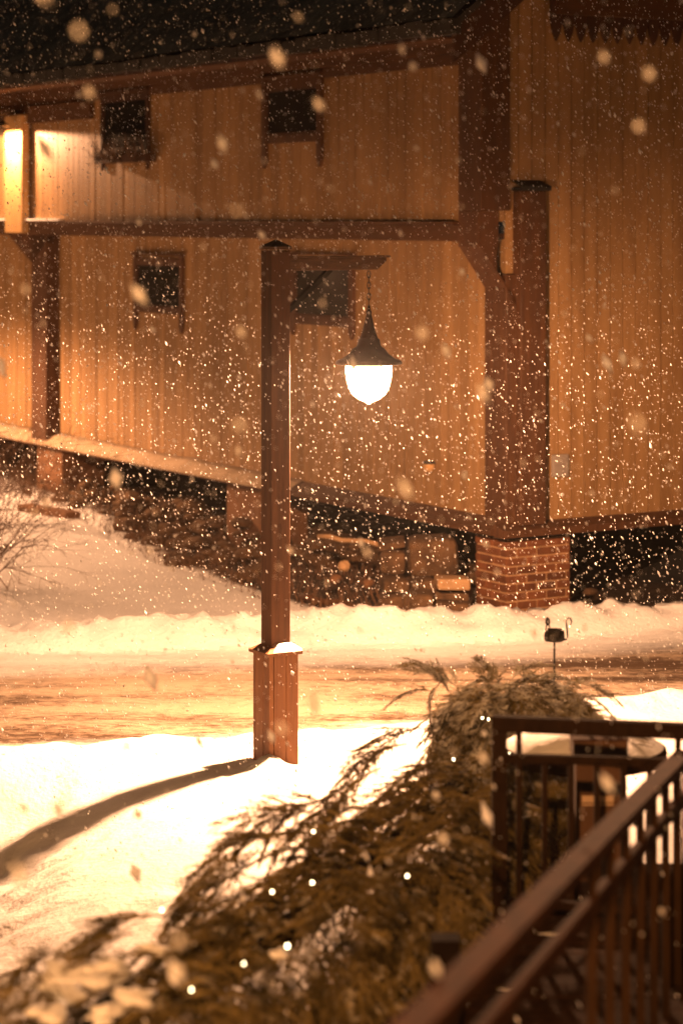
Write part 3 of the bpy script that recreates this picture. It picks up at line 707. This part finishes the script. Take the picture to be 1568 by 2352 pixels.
# ------------------------------------------------------------------ spruce boughs
def bough(L_, seed, droop=.25, dens=1.0):
    """one spruce bough along +x as triangle needles; returns (n,3,3) triangles"""
    r = np.random.default_rng(seed); T = []
    def needles(p0, p1, r0):
        d = p1 - p0; l = np.linalg.norm(d); d = d / l; n = max(6, int(l / .0025 * dens)); t = r.random(n)
        base = p0 + np.outer(t * l, d); a = r.random(n) * 2 * np.pi
        u = np.cross(d, [0, 0, 1.]); u /= np.linalg.norm(u) + 1e-9; w = np.cross(u, d)
        rad = np.outer(np.cos(a), u) + np.outer(np.sin(a) * .75 + .25, w)
        nd = rad * .8 + d * r.uniform(.5, .9, (n, 1)); nd /= np.linalg.norm(nd, axis=1)[:, None]
        ln = r.uniform(.011, .016, (n, 1)); sd = np.cross(nd, rad + r.normal(0, .3, (n, 3))); sd /= np.linalg.norm(sd, axis=1)[:, None] + 1e-9
        hw = .0026; T.append(np.stack([base - sd * hw, base + sd * hw, base + nd * ln], 1))
        # stem as two crossed slim triangles pairs
        for s in (u, w): T.append(np.array([[p0 - s * r0, p0 + s * r0, p1]]))
    n = 13; p = np.zeros(3); d = np.array([1, 0, 0.12]); P_ = [p]
    for i in range(n):
        d = d + np.array([0, r.normal(0, .045), -droop / n * 1.6]); d /= np.linalg.norm(d); p = p + d * L_ / n; P_.append(p)
    for i in range(n): needles(P_[i], P_[i + 1], .0035 * (1 - i / (n + 1)))
    for i in range(1, n):
        for sgn in (-1, 1):
            if r.random() < .08: continue
            f = 1 - i / n; l = L_ * (.10 + .36 * f) * r.uniform(.8, 1.1)
            dd = P_[i + 1] - P_[i]; dd /= np.linalg.norm(dd); sidev = np.cross([0, 0, 1.], dd); v = dd * .75 + sidev * sgn * r.uniform(.5, .85) + np.array([0, 0, r.uniform(-.25, .1)]); v /= np.linalg.norm(v)
            q = P_[i] + (P_[i + 1] - P_[i]) * r.random(); m_ = q + v * l * .55; v2 = v + np.array([0, 0, -.14]) + dd * .15; v2 /= np.linalg.norm(v2); e_ = m_ + v2 * l * .45
            needles(q, m_, .0022); needles(m_, e_, .0016)
            if l > .12:
                for k2 in range(2 if r.random() < .6 else 0):
                    s2 = (-1) ** k2; b0 = q + v * l * r.uniform(.25, .5); sv = np.cross([0, 0, 1.], v); v3 = v * .8 + sv * s2 * .6 + np.array([0, 0, -.12]); v3 /= np.linalg.norm(v3); needles(b0, b0 + v3 * l * .38, .0014)
    return np.concatenate(T)
TPL = [bough(.50, s, droop=random.uniform(.6, 1.4)) for s in range(8)]
def place(tpl, origin, dirv, roll=0.0, sc=1.0):
    x = Vector(dirv).normalized(); y = Vector((0, 0, 1)).cross(x)
    if y.length < .05: y = Vector((0, 1, 0))
    y.normalize(); z = x.cross(y); R = Matrix.Rotation(roll, 3, x); y = R @ y; z = R @ z
    Mx = np.array([x, y, z]); return tpl.reshape(-1, 3) @ Mx * sc + np.array(origin)
def tri_obj(name, chunks, m, parent=None):
    v = np.concatenate(chunks); f = np.arange(len(v)).reshape(-1, 3); return npmesh(name, v, f, m, parent)

# garland path (top line of the fence it is tied to)
GP = [(-1.45, 6.2, 1.02), (-1.0, 7.0, 1.05), (-.66, 7.65, 1.05), (-.30, 8.35, 1.04), (-.03, 9.1, 1.03), (.24, 9.9, 1.03), (.56, 10.8, 1.08)]
def gpath(t):
    t = min(max(t, 0), .9999) * (len(GP) - 1); i = int(t); f = t - i
    a, b_ = Vector(GP[i]), Vector(GP[i + 1]); return a.lerp(b_, f), (b_ - a).normalized()
gar = empty('spruce_garland', (0, 8.3, .8), 'long thick spruce bough garland draped along the fence, sagging towards the deck', 'garland')
ch_ = []
for i in range(600):
    t = random.random(); c, d = gpath(t); left = Vector((-d.y, d.x, 0)); up = Vector((0, 0, 1))
    ph = math.radians(random.uniform(-20, 235)); out = left * math.cos(ph) + up * math.sin(ph)
    org = c - left * .13 + out * random.uniform(-.02, .20); org += d * random.uniform(-.12, .12); org.z -= .12
    dv = out * random.uniform(.35, .75) + d * random.uniform(-.75, .05) + left * (.5 if ph < 1.7 else -.05)
    if ph > 2.4: dv.z -= .5
    dv.z = dv.z * .5 - .08
    ch_.append(place(random.choice(TPL), org - Vector(gar.location), dv, random.uniform(-.35, .35), random.uniform(.6, .95)))
for i in range(330):
    t = random.uniform(.0, 1); c, d = gpath(t); left = Vector((-d.y, d.x, 0))
    org = c - left * random.uniform(.14, .50) + Vector((0, 0, random.uniform(-.34, -.02)))
    dv = -left * random.uniform(.0, .6) + d * random.uniform(-.4, .4) + Vector((0, 0, -random.uniform(.5, 1.1)))
    ch_.append(place(random.choice(TPL), org - Vector(gar.location), dv, random.uniform(-.6, .6), random.uniform(.6, .95)))
# chosen outer sprays that stand clear against the snow
for (u, v, du, dv_, s) in ((900, 1770, -170, 55, 1.15), (960, 1715, -150, 5, 1.1), (850, 1830, -170, 45, 1.1), (700, 1925, -190, -40, 1.2), (640, 1960, -180, 5, 1.1), (590, 2010, -170, 30, 1.0), (560, 2040, -150, 50, .9),
                           (400, 2110, -180, -10, 1.1), (330, 2150, -190, 15, 1.0), (180, 2190, -140, 10, .9), (1000, 1680, -130, -25, .95), (760, 1880, -130, -45, .9), (800, 1850, -110, -10, 1.0)):
    Y = (H - 1.12) * F / (v - 500)
    for q_ in range(2):
        a = P(u - 25, v - 6, Y); c = P(u + du, v + dv_ + random.uniform(-14, 14), Y + random.uniform(-.1, .15)); ch_.append(place(random.choice(TPL), a - Vector(gar.location), c - a, random.uniform(-.4, .4), s * random.uniform(.85, 1.05)))
tri_obj('boughs', ch_, M['needles'], gar)
over = []
for (u, v, Y) in ((150, 2215, 7.35), (235, 2235, 7.3), (200, 2275, 7.1), (330, 2190, 7.5), (120, 2305, 6.9), (290, 2320, 6.95), (260, 2190, 7.45), (180, 2200, 7.4), (60, 2290, 7.0)):
    a = P(u + 70, v + 25, Y - .03); c = P(u - 60 + random.uniform(-20, 20), v + random.uniform(-30, 35), Y + .02); over.append(place(random.choice(TPL), a - Vector(gar.location) + Vector((0, 0, .03)), c - a, random.uniform(-.4, .4), random.uniform(.5, .75)))
tri_obj('boughs', over, M['needles'], gar)
mb = MB(); mb.tube([gpath(i / 40)[0] + Vector((0, 0, -.16)) - Vector(gar.location) for i in range(41)], .012, 6); mb.build('binding_rope', M['twig'], gar)
# snow caught on the near boughs: ragged, flattish pads
for (u, v, Y, rx, rz_) in ((190, 2240, 7.35, .12, .03), (262, 2215, 7.4, .06, .022), (150, 2285, 7.1, .06, .025), (345, 2180, 7.6, .055, .015), (300, 2300, 7.05, .055, .025), (240, 2330, 6.95, .05, .02), (110, 2330, 6.9, .05, .02), (640, 2190, 7.5, .03, .01)):
    c0 = P(u, v, Y) - Vector(gar.location); n1, n2 = 10, 20; vs = []; sd = random.uniform(0, 90)
    for a in range(n1 + 1):
        for b_ in range(n2):
            th = math.pi * a / n1; ph = 2 * math.pi * b_ / n2
            q = Vector((math.sin(th) * math.cos(ph), math.sin(th) * math.sin(ph), math.cos(th)))
            f_ = 1 + 2.6 * float(fbm(np.array(q.x * 1.6 + sd), np.array(q.y * 1.6 + q.z + sd), 5))
            vs.append(c0 + Vector((q.x * rx * f_, q.y * rx * f_, q.z * rz_ * f_)))
    o = MB(); o.add(vs, [(a * n2 + b_, (a + 1) * n2 + b_, (a + 1) * n2 + (b_ + 1) % n2, a * n2 + (b_ + 1) % n2) for a in range(n1) for b_ in range(n2)])
    o.build('snow_clump', M['snowfine'], gar, smooth=True)

# mound of boughs round a barrel
MC = P(1185, 1600, 11.7); MC.z = .0
bar = empty('wooden_barrel', MC, 'dark wooden barrel hidden under the frosted spruce heap beside the table', 'barrel')
mb = MB(); mb.lathe([(0, 0), (.24, 0), (.28, .25), (.30, .5), (.28, .78), (.25, .98), (0, .98)], 24); mb.build('staves', M['plank'], bar, smooth=True)
for z_ in (.15, .8):
    mb = MB(); mb.lathe([(.275, z_ - .02), (.287, z_ - .02), (.287, z_ + .02), (.275, z_ + .02)], 24); mb.build('hoop', M['iron'], bar)
md = empty('spruce_heap', MC + Vector((0, 0, .98)), 'round heap of frosted spruce boughs with one upright tip, behind the railing', 'spruce boughs')
ch_ = []
for i in range(260):
    a = random.uniform(0, 2 * math.pi); el = random.uniform(-.5, .42); rr = random.uniform(0, .24)
    org = Vector((math.cos(a) * rr, math.sin(a) * rr * .8, random.uniform(.02, .24) - rr * .4)); dv = Vector((math.cos(a), math.sin(a), el))
    ch_.append(place(random.choice(TPL), org, dv, random.uniform(-.6, .6), random.uniform(.55, .9)))
for i in range(70):
    a = random.uniform(0, 2 * math.pi); org = Vector((math.cos(a) * .3, math.sin(a) * .26, random.uniform(-.15, .1))); dv = Vector((math.cos(a), math.sin(a), random.uniform(-1.4, -.5)))
    ch_.append(place(random.choice(TPL), org, dv, random.uniform(-.6, .6), random.uniform(.5, .8)))
for (u, v, u2, v2, s) in ((1120, 1600, 1112, 1490, .62), (1122, 1600, 1118, 1500, .5), (1030, 1590, 985, 1505, .75), (1035, 1600, 1005, 1515, .6), (1000, 1590, 950, 1575, .6), (1290, 1570, 1365, 1562, .7), (1300, 1570, 1372, 1640, .7), (1020, 1560, 975, 1590, .6), (1060, 1600, 1030, 1530, .6), (1210, 1570, 1250, 1530, .6), (1170, 1570, 1200, 1520, .55)):
    o_ = P(u, v, 11.5); e_ = P(u2, v2, 11.55); ch_.append(place(random.choice(TPL), o_ - Vector(md.location), e_ - o_, random.uniform(-.4, .4), s))
tri_obj('boughs', ch_, M['snowyneedles'], md)

# fairy lights
FL = [(u, v, (H - 1.17) * F / (v - 500)) for u, v, _ in [(125, 2315, 5.75), (440, 2273, 6.25), (560, 2213, 6.7), (660, 2173, 6.9), (372, 2090, 7.0), (625, 2048, 7.9), (717, 2027, 8.0), (720, 1910, 8.9), (935, 2012, 8.1), (971, 1716, 9.9), (1041, 1744, 9.75), (1107, 1649, 10.5), (1121, 1652, 10.5), (1169, 1730, 9.9)]]
fl = empty('fairy_lights', P(*FL[7]), 'string of tiny warm white bulbs wound through the long spruce garland', 'string lights')
o0 = Vector(fl.location); prev = None; order = sorted(FL, key=lambda q: q[2]); cable = MB(); path = []
for q in order:
    p = P(*q) - o0
    if prev is not None:
        for s in range(1, 5): path.append(prev.lerp(p, s / 5) + Vector((0, 0, -.15 * math.sin(math.pi * s / 5))))
    path.append(p + Vector((0, 0.004, -.006))); prev = p
cable.tube(path, .0009, 4); cable.build('cable', M['wire'], fl)
bulb0 = None
for q in FL:
    if bulb0 is None:
        mb = MB(); mb.lathe([(0, -.009), (.005, -.007), (.0065, 0), (.005, .006), (.0, .009)], 10); bulb0 = mb.build('bulb', M['bulb'], fl, smooth=True); ob = bulb0
    else: ob = bulb0.copy(); COL.objects.link(ob); ob.parent = fl
    ob.location = P(*q) - o0; sc = {125: 1.35, 440: .9, 560: .8, 660: 1.3}.get(q[0], 1.0) * .55; ob.scale = (sc,) * 3

# fence carrying the garland
fe = empty('garland_fence', (0, 8.0, 0), 'low dark wooden fence underneath the long spruce garland', 'fence')
o0 = Vector(fe.location)
mb = MB(); [mb.beam(Vector(GP[i]) - o0 - Vector((0, 0, .14)), Vector(GP[i + 1]) - o0 - Vector((0, 0, .14)), .05, .09) for i in range(6)]; mb.build('rail', M['fence'], fe)
for t in (.05, .3, .56, .82, .99):
    c, d = gpath(t)
    if t == .56: c = P(1022, 1985, 8.0)
    mb = MB(); mb.box(-.047, .047, -.047, .047, -.3, c.z - (.24 if t == .56 else .15)); mb.build('post', M['fence'], fe, loc=Vector((c.x, c.y, 0)) - o0)

# ------------------------------------------------------------------ torch holder
TH = P(1272, 1470, 11.9); th = empty('torch_holder', TH, 'black iron candle cup with hook and chain links on a thin rod', 'torch holder')
kt = 11.9 / F
mb = MB(); mb.tube([(0, 0, -.62), (0, 0, -.01)], .0055, 8); mb.build('rod', M['iron'], th, smooth=True)
mb = MB(); mb.lathe([(0, -.002), (21 * kt, 0), (22 * kt, 24 * kt), (22.8 * kt, 24 * kt), (22 * kt, -.004), (0, -.006)], 28)
for i in range(10):
    a = i * .63; mb.tube([(22.5 * kt * math.cos(a), 22.5 * kt * math.sin(a), 2 * kt), (23.5 * kt * math.cos(a + .3), 23.5 * kt * math.sin(a + .3), 10 * kt), (22.5 * kt * math.cos(a), 22.5 * kt * math.sin(a), 17 * kt)], .003, 4)
mb.build('cup', M['iron'], th, smooth=True)
mb = MB(); pp = [(20, 1), (27, 2), (30, 8), (29, 24), (27, 40), (28, 48), (32, 52), (37, 50), (39, 43), (37, 36)]
mb.tube([(x * kt, -.01, z * kt) for x, z in pp], .0048, 6); mb.build('hook', M['iron'], th, smooth=True)
mb = MB()
for (cx_, cz_, w_, h_) in ((-17, 45, 3.6, 9), (-16, 31, 4.0, 9), (-15, 45, 3.0, 7)):
    mb.tube([((cx_ + w_ * math.cos(t * math.pi / 6)) * kt, -.03 + .004 * math.sin(t), (cz_ + h_ * math.sin(t * math.pi / 6)) * kt) for t in range(13)], .0036, 5, cap=False)
mb.tube([(-18 * kt, -.03, 12 * kt), (-14.5 * kt, -.03, 26 * kt)], .006, 6)
mb.build('chain', M['iron'], th, smooth=True)

# ------------------------------------------------------------------ round table with snow
TC = P(1340, 1712, 10.75)
tb = empty('round_table', (TC.x, TC.y, 0), 'dark round standing table with a thick cushion of snow, behind the railing', 'table')
mb = MB(); mb.lathe([(0, TC.z - .06), (.36, TC.z - .06), (.365, TC.z - .055), (.365, TC.z - .008), (.355, TC.z), (0, TC.z)], 40); mb.build('tabletop', M['plank'], tb, smooth=False)
mb = MB(); mb.lathe([(.26, 0), (.26, .03), (.05, .06), (.04, TC.z - .06)], 20); mb.build('pedestal', M['plank'], tb)
n1, n2 = 14, 48; vs = []
for i in range(n1 + 1):
    for j in range(n2):
        a = 2 * math.pi * j / n2; f = i / n1; r = .352 * f; hh = .085 * (1 - f ** 2.3) * (1 + 1.0 * float(fbm(np.array(math.cos(a) * f * 2 + 5), np.array(math.sin(a) * f * 2 + 3)))) + .001
        if math.cos(a) * f > .35: hh *= .45
        vs.append((r * math.cos(a), r * math.sin(a), TC.z + hh))
mb = MB(); mb.add(vs, [(i * n2 + j, (i + 1) * n2 + j, (i + 1) * n2 + (j + 1) % n2, i * n2 + (j + 1) % n2) for i in range(n1) for j in range(n2)]); mb.build('snow_cover', M['snowfine'], tb, smooth=True)
# spruce twigs hanging over the table edge
tw = empty('spruce_trim', TC, 'sparse spruce twigs hanging over the near edge of the snowy round table', 'spruce boughs')
ch_ = []
for i in range(34):
    a = random.uniform(math.pi * 1.0, math.pi * 1.55); org = Vector((math.cos(a) * .34, math.sin(a) * .34, -.02)); ch_.append(place(random.choice(TPL), org, (math.cos(a) * .4, math.sin(a) * .4, -1 + random.uniform(0, .5)), random.uniform(-1, 1), random.uniform(.4, .75)))
for i in range(9):
    a = random.uniform(-.5, .3); org = Vector((math.cos(a) * .2, math.sin(a) * .3, .02)); ch_.append(place(random.choice(TPL), org, (math.cos(a), math.sin(a), random.uniform(-.1, .2)), 0, random.uniform(.3, .5)))
tri_obj('boughs', ch_, M['needles'], tw)

# box on a stand in front of the table
BX = P(1373, 1712, 10.0); hw = .111
bx = empty('wooden_box', (BX.x, BX.y, .0), 'tall brown wooden box stand with overhanging lid and a small paper notice', 'box stand')
zt4 = P(0, 1692, 10.0).z; zb4_ = P(0, 1733, 10.0).z
mb = MB(); mb.box(-hw, hw, -.09, .09, zb4_, zt4); lid = mb.build('lid', M['box'], bx, bevel=.004)
mb = MB(); mb.box(-hw - .004, hw + .004, -.094, .094, zt4 + .001, zt4 + .008); mb.build('lid_edge', M['hrail'], lid)
mb = MB(); mb.box(-hw + .012, hw - .02, -.07, .08, .02, zb4_ - .001); mb.build('body', M['box'], bx, bevel=.003)
zp = P(0, 1843, 9.93).z; mb = MB(); mb.box(-.075, .055, -.073, -.0705, zp, zp + .028); mb.build('notice', M['paper'], bx)
mb = MB(); mb.box(-.075, .055, -.073, -.0705, zp - .012, zp - .006); mb.build('notice', M['paper'], bx)
for (u, r, lb) in ((1352, .014, 'tiny dark cone alone on the box lid'), (1385, .024, 'larger dark cone in the middle of the box lid'), (1413, .021, 'dark cone near the far end of the box lid')):
    o = MB()
    for i in range(40):
        a = i * 2.4; zf = i / 40; rr = r * math.sin(math.pi * (zf * .8 + .15)); c = Vector((rr * math.cos(a), rr * math.sin(a), zf * r * 2.6)); e_ = Vector((math.cos(a), math.sin(a), .5)) * r * .35; s_ = Vector((-math.sin(a), math.cos(a), 0)) * r * .28
        o.add([c - s_ - e_ * .5, c + s_ - e_ * .5, c + e_ + s_ * .4, c + e_ - s_ * .4, c * .6], [(0, 1, 2, 3), (0, 4, 1), (2, 4, 3)])
    tag(o.build('pine_cone', M['twig'], loc=Vector((P(u, 1700, 10.0).x, 9.97, zt4 + .008))), lb, 'pine cone', 'pine cones on the box lid')

# ------------------------------------------------------------------ deck
dk = empty('wooden_deck', (.9, 9, 0), 'dark plank deck with patches of snow below the railing', 'deck')
mb = MB(); x = .10
z_dk = .72
y_ = 6.6
while y_ < 10.15:
    mb.box(-.75, 1.9, y_ - 9, y_ - 9 + .115, z_dk - .03, z_dk + random.uniform(-.002, .003)); y_ += .125
mb.build('planks', M['plank'], dk)
mb = MB(); mb.box(-.74, 1.89, 1.16, 1.20, z_dk - .2, z_dk - .01); mb.box(-.76, -.72, -2.4, 1.16, z_dk - .2, z_dk - .031); mb.build('fascia', M['plank'], dk)
for (x0_, y0__) in ((-.65, 1.0), (-.65, -2.2), (1.7, 1.0), (1.7, -2.2)):
    mb = MB(); mb.box(-.05, .05, -.05, .05, -.3, z_dk - .035); mb.build('leg', M['plank'], dk, loc=(x0_, y0__, 0))
for (u, v, rx, ry) in ((960, 2165, .05, .02), (975, 2110, .04, .02), (1277, 2148, .07, .02), (1185, 2275, .06, .02), (1290, 2600, .2, .1), (1110, 2100, .08, .05), (925, 2240, .03, .05)):
    c = PG(u, v, z_dk); o = MB(); nn = 14
    vs = [(0, 0, .008)] + [(rx * math.cos(2 * math.pi * i / nn) * random.uniform(.7, 1.2), ry * math.sin(2 * math.pi * i / nn) * random.uniform(.7, 1.2), .001) for i in range(nn)]
    o.add(vs, [(0, i + 1, (i + 1) % nn + 1) for i in range(nn)]); o.build('snow_patch', M['snowfine'], dk, loc=Vector((c.x, c.y, z_dk + .004)) - Vector(dk.location), smooth=True)

# ------------------------------------------------------------------ railing across the deck end
Yr = 9.4
def prx(u): return (u - 784) / F * Yr
def prz(v): return H - (v - 500) / F * Yr
ra = empty('deck_railing', (prx(1146), Yr, z_dk), 'dark square-section wooden railing across the deck in front of the snowy table', 'railing')
o0 = Vector(ra.location)
mb = MB(); zr0, zr1 = prz(1678), prz(1643); A = Vector((prx(1131), Yr, (zr0 + zr1) / 2)); B = Vector(((1640 - 784) / F * 9.2, 9.2, H - (1682 - 500) / F * 9.2))
mb.beam(A - o0, B - o0, .055, zr1 - zr0); mb.build('top_rail', M['railing'], ra, bevel=.004)
mb = MB(); mb.box(-.029, .029, -.03, .03, 0, zr0 - z_dk - .001); mb.build('post', M['railing'], ra, bevel=.003)
def bal(u, v0, v1, w=.022, nm='baluster'):
    f = (prx(u) - A.x) / (B.x - A.x); y = A.y + (B.y - A.y) * f; k_ = y / F
    m_ = MB(); m_.box(-w / 2, w / 2, -.012, .012, 0, (v1 - v0) * k_); m_.build(nm, M['railing'], ra, loc=Vector(((u - 784) * k_, y, H - (v1 - 500) * k_)) - o0)
for u in (1191, 1556): bal(u, 1677 if u < 1300 else 1685, 2066)
zm_ = prz(1740)
mb = MB(); mb.beam(Vector((prx(1164), Yr, zm_)) - o0, Vector((prx(1550), 9.27, H - (1752 - 500) / F * 9.27)) - o0, .028, .032); mb.build('mid_rail', M['railing'], ra)
for u in (1250, 1310, 1370, 1431, 1490): bal(u, 1752, 2066)
mb = MB(); mb.beam(Vector((prx(1164), Yr, prz(2072))) - o0, Vector((prx(1640), 9.24, prz(2072))) - o0, .03, .03); mb.build('bottom_rail', M['railing'], ra)

# ------------------------------------------------------------------ sloping handrail near the camera
n0, n1_ = P(800, 2520, 3.9), P(1572, 1733, 9.1)
dirr = (n1_ - n0).normalized()
sr = empty('sloping_handrail', (n0.x, n0.y, z_dk), 'thick red-brown sloping handrail running down past the garland', 'handrail')
o0 = Vector(sr.location)
mb = MB(); mb.beam(n0 - o0, n1_ - o0, .072, .034, (0, 0, 1)); mb.build('rail', M['hrail'], sr, bevel=.003)
off = Vector((.02, 0, -.13))
mb = MB(); mb.beam(n0 + off - o0, n1_ + off - o0, .03, .05, (0, 0, 1)); mb.build('lower_rail', M['hrail'], sr, bevel=.006)
for t in (.02, .985):
    p = n0.lerp(n1_, t); mb = MB(); mb.box(-.03, .03, -.03, .03, 0, p.z - z_dk - .05); mb.build('post', M['railing'], sr, loc=Vector((p.x + .03, p.y, z_dk)) - o0)
# balusters under the far part of the handrail
for i in range(7):
    p = n0.lerp(n1_, .50 + .068 * i); mb = MB(); mb.box(-.014, .014, -.014, .014, 0, p.z - z_dk + .42)
    mb.build('baluster', M['screen'], sr, loc=Vector((p.x + .02, p.y, z_dk - .44)) - o0)

# ------------------------------------------------------------------ snowy air
mb = MB(); mb.box(-32, 32, -12, 48, -2.4, 9.5)
hz = mb.build('haze', [], None); tag(hz, kind='stuff')
hm = bpy.data.materials.new('snowy_air'); hm.use_nodes = True; hn_ = hm.node_tree.nodes; hn_.remove(hn_['Principled BSDF'])
pv = hn_.new('ShaderNodeVolumePrincipled'); pv.inputs['Color'].default_value = (.9, .9, .9, 1); pv.inputs['Density'].default_value = .00022; pv.inputs['Anisotropy'].default_value = .80
hm.node_tree.links.new(pv.outputs[0], hn_['Material Output'].inputs['Volume']); hz.data.materials.append(hm)
S.cycles.volume_bounces = 0

# ------------------------------------------------------------------ falling snow
def flakes(n, y0, y1, r0, r1, margin=1.35, power=3, avoid=True):
    y = (y0 ** power + (y1 ** power - y0 ** power) * rng.random(n)) ** (1 / power)
    x = (rng.random(n) - .5) * 2 * .1412 * margin * y; v = rng.random(n) * 2552 - 200 ; z = H - (v - 500) / F * y
    ok = z > .05
    # nothing inside the house
    lx = (x - C0.x) * d2.x + (y - C0.y) * d2.y; ly = (x - C0.x) * d1.x + (y - C0.y) * d1.y
    ok &= ~((lx > -.8) & (ly > -.3))
    p = np.stack([x, y, z], 1)[ok]; m = len(p)
    s = np.exp(rng.normal(0, .32, (m, 1))) * rng.uniform(r0, r1, (m, 1))
    fall = np.array([.42, -.1, -1.0]) + rng.normal(0, .16, (m, 3)); fall /= np.linalg.norm(fall, axis=1)[:, None]
    u = np.cross(fall, [0, 1., 0]); u /= np.linalg.norm(u, axis=1)[:, None]; w = np.cross(fall, u)
    e = rng.uniform(1.4, 3.0, (m, 1))
    j = lambda: rng.uniform(.75, 1.25, (m, 1))
    V_ = np.stack([p + fall * s * e * j(), p + u * s * j(), p + w * s * j(), p - u * s * j(), p - w * s * j(), p - fall * s * e * j()], 1)
    f = np.array([(0, 1, 2), (0, 2, 3), (0, 3, 4), (0, 4, 1), (5, 2, 1), (5, 3, 2), (5, 4, 3), (5, 1, 4)])
    return V_.reshape(-1, 3), (f[None] + (np.arange(m) * 6)[:, None, None]).reshape(-1, 3)
v1, f1 = flakes(68000, 6.5, 27, .0013, .0031)
v2, f2 = flakes(170, 3.6, 9.0, .006, .0120, margin=1.5)
v3, f3 = flakes(9500, 12, 19.5, .0018, .0040, margin=1.1)
vv = np.concatenate([v1, v2, v3]); ff = np.concatenate([f1, f2 + len(v1), f3 + len(v1) + len(v2)])
fo = npmesh('falling_snow', vv, ff, M['flake'], smooth=True)
tag(fo, 'large wet snowflakes falling through the lamp light all over the yard', 'snowfall', kind='stuff')
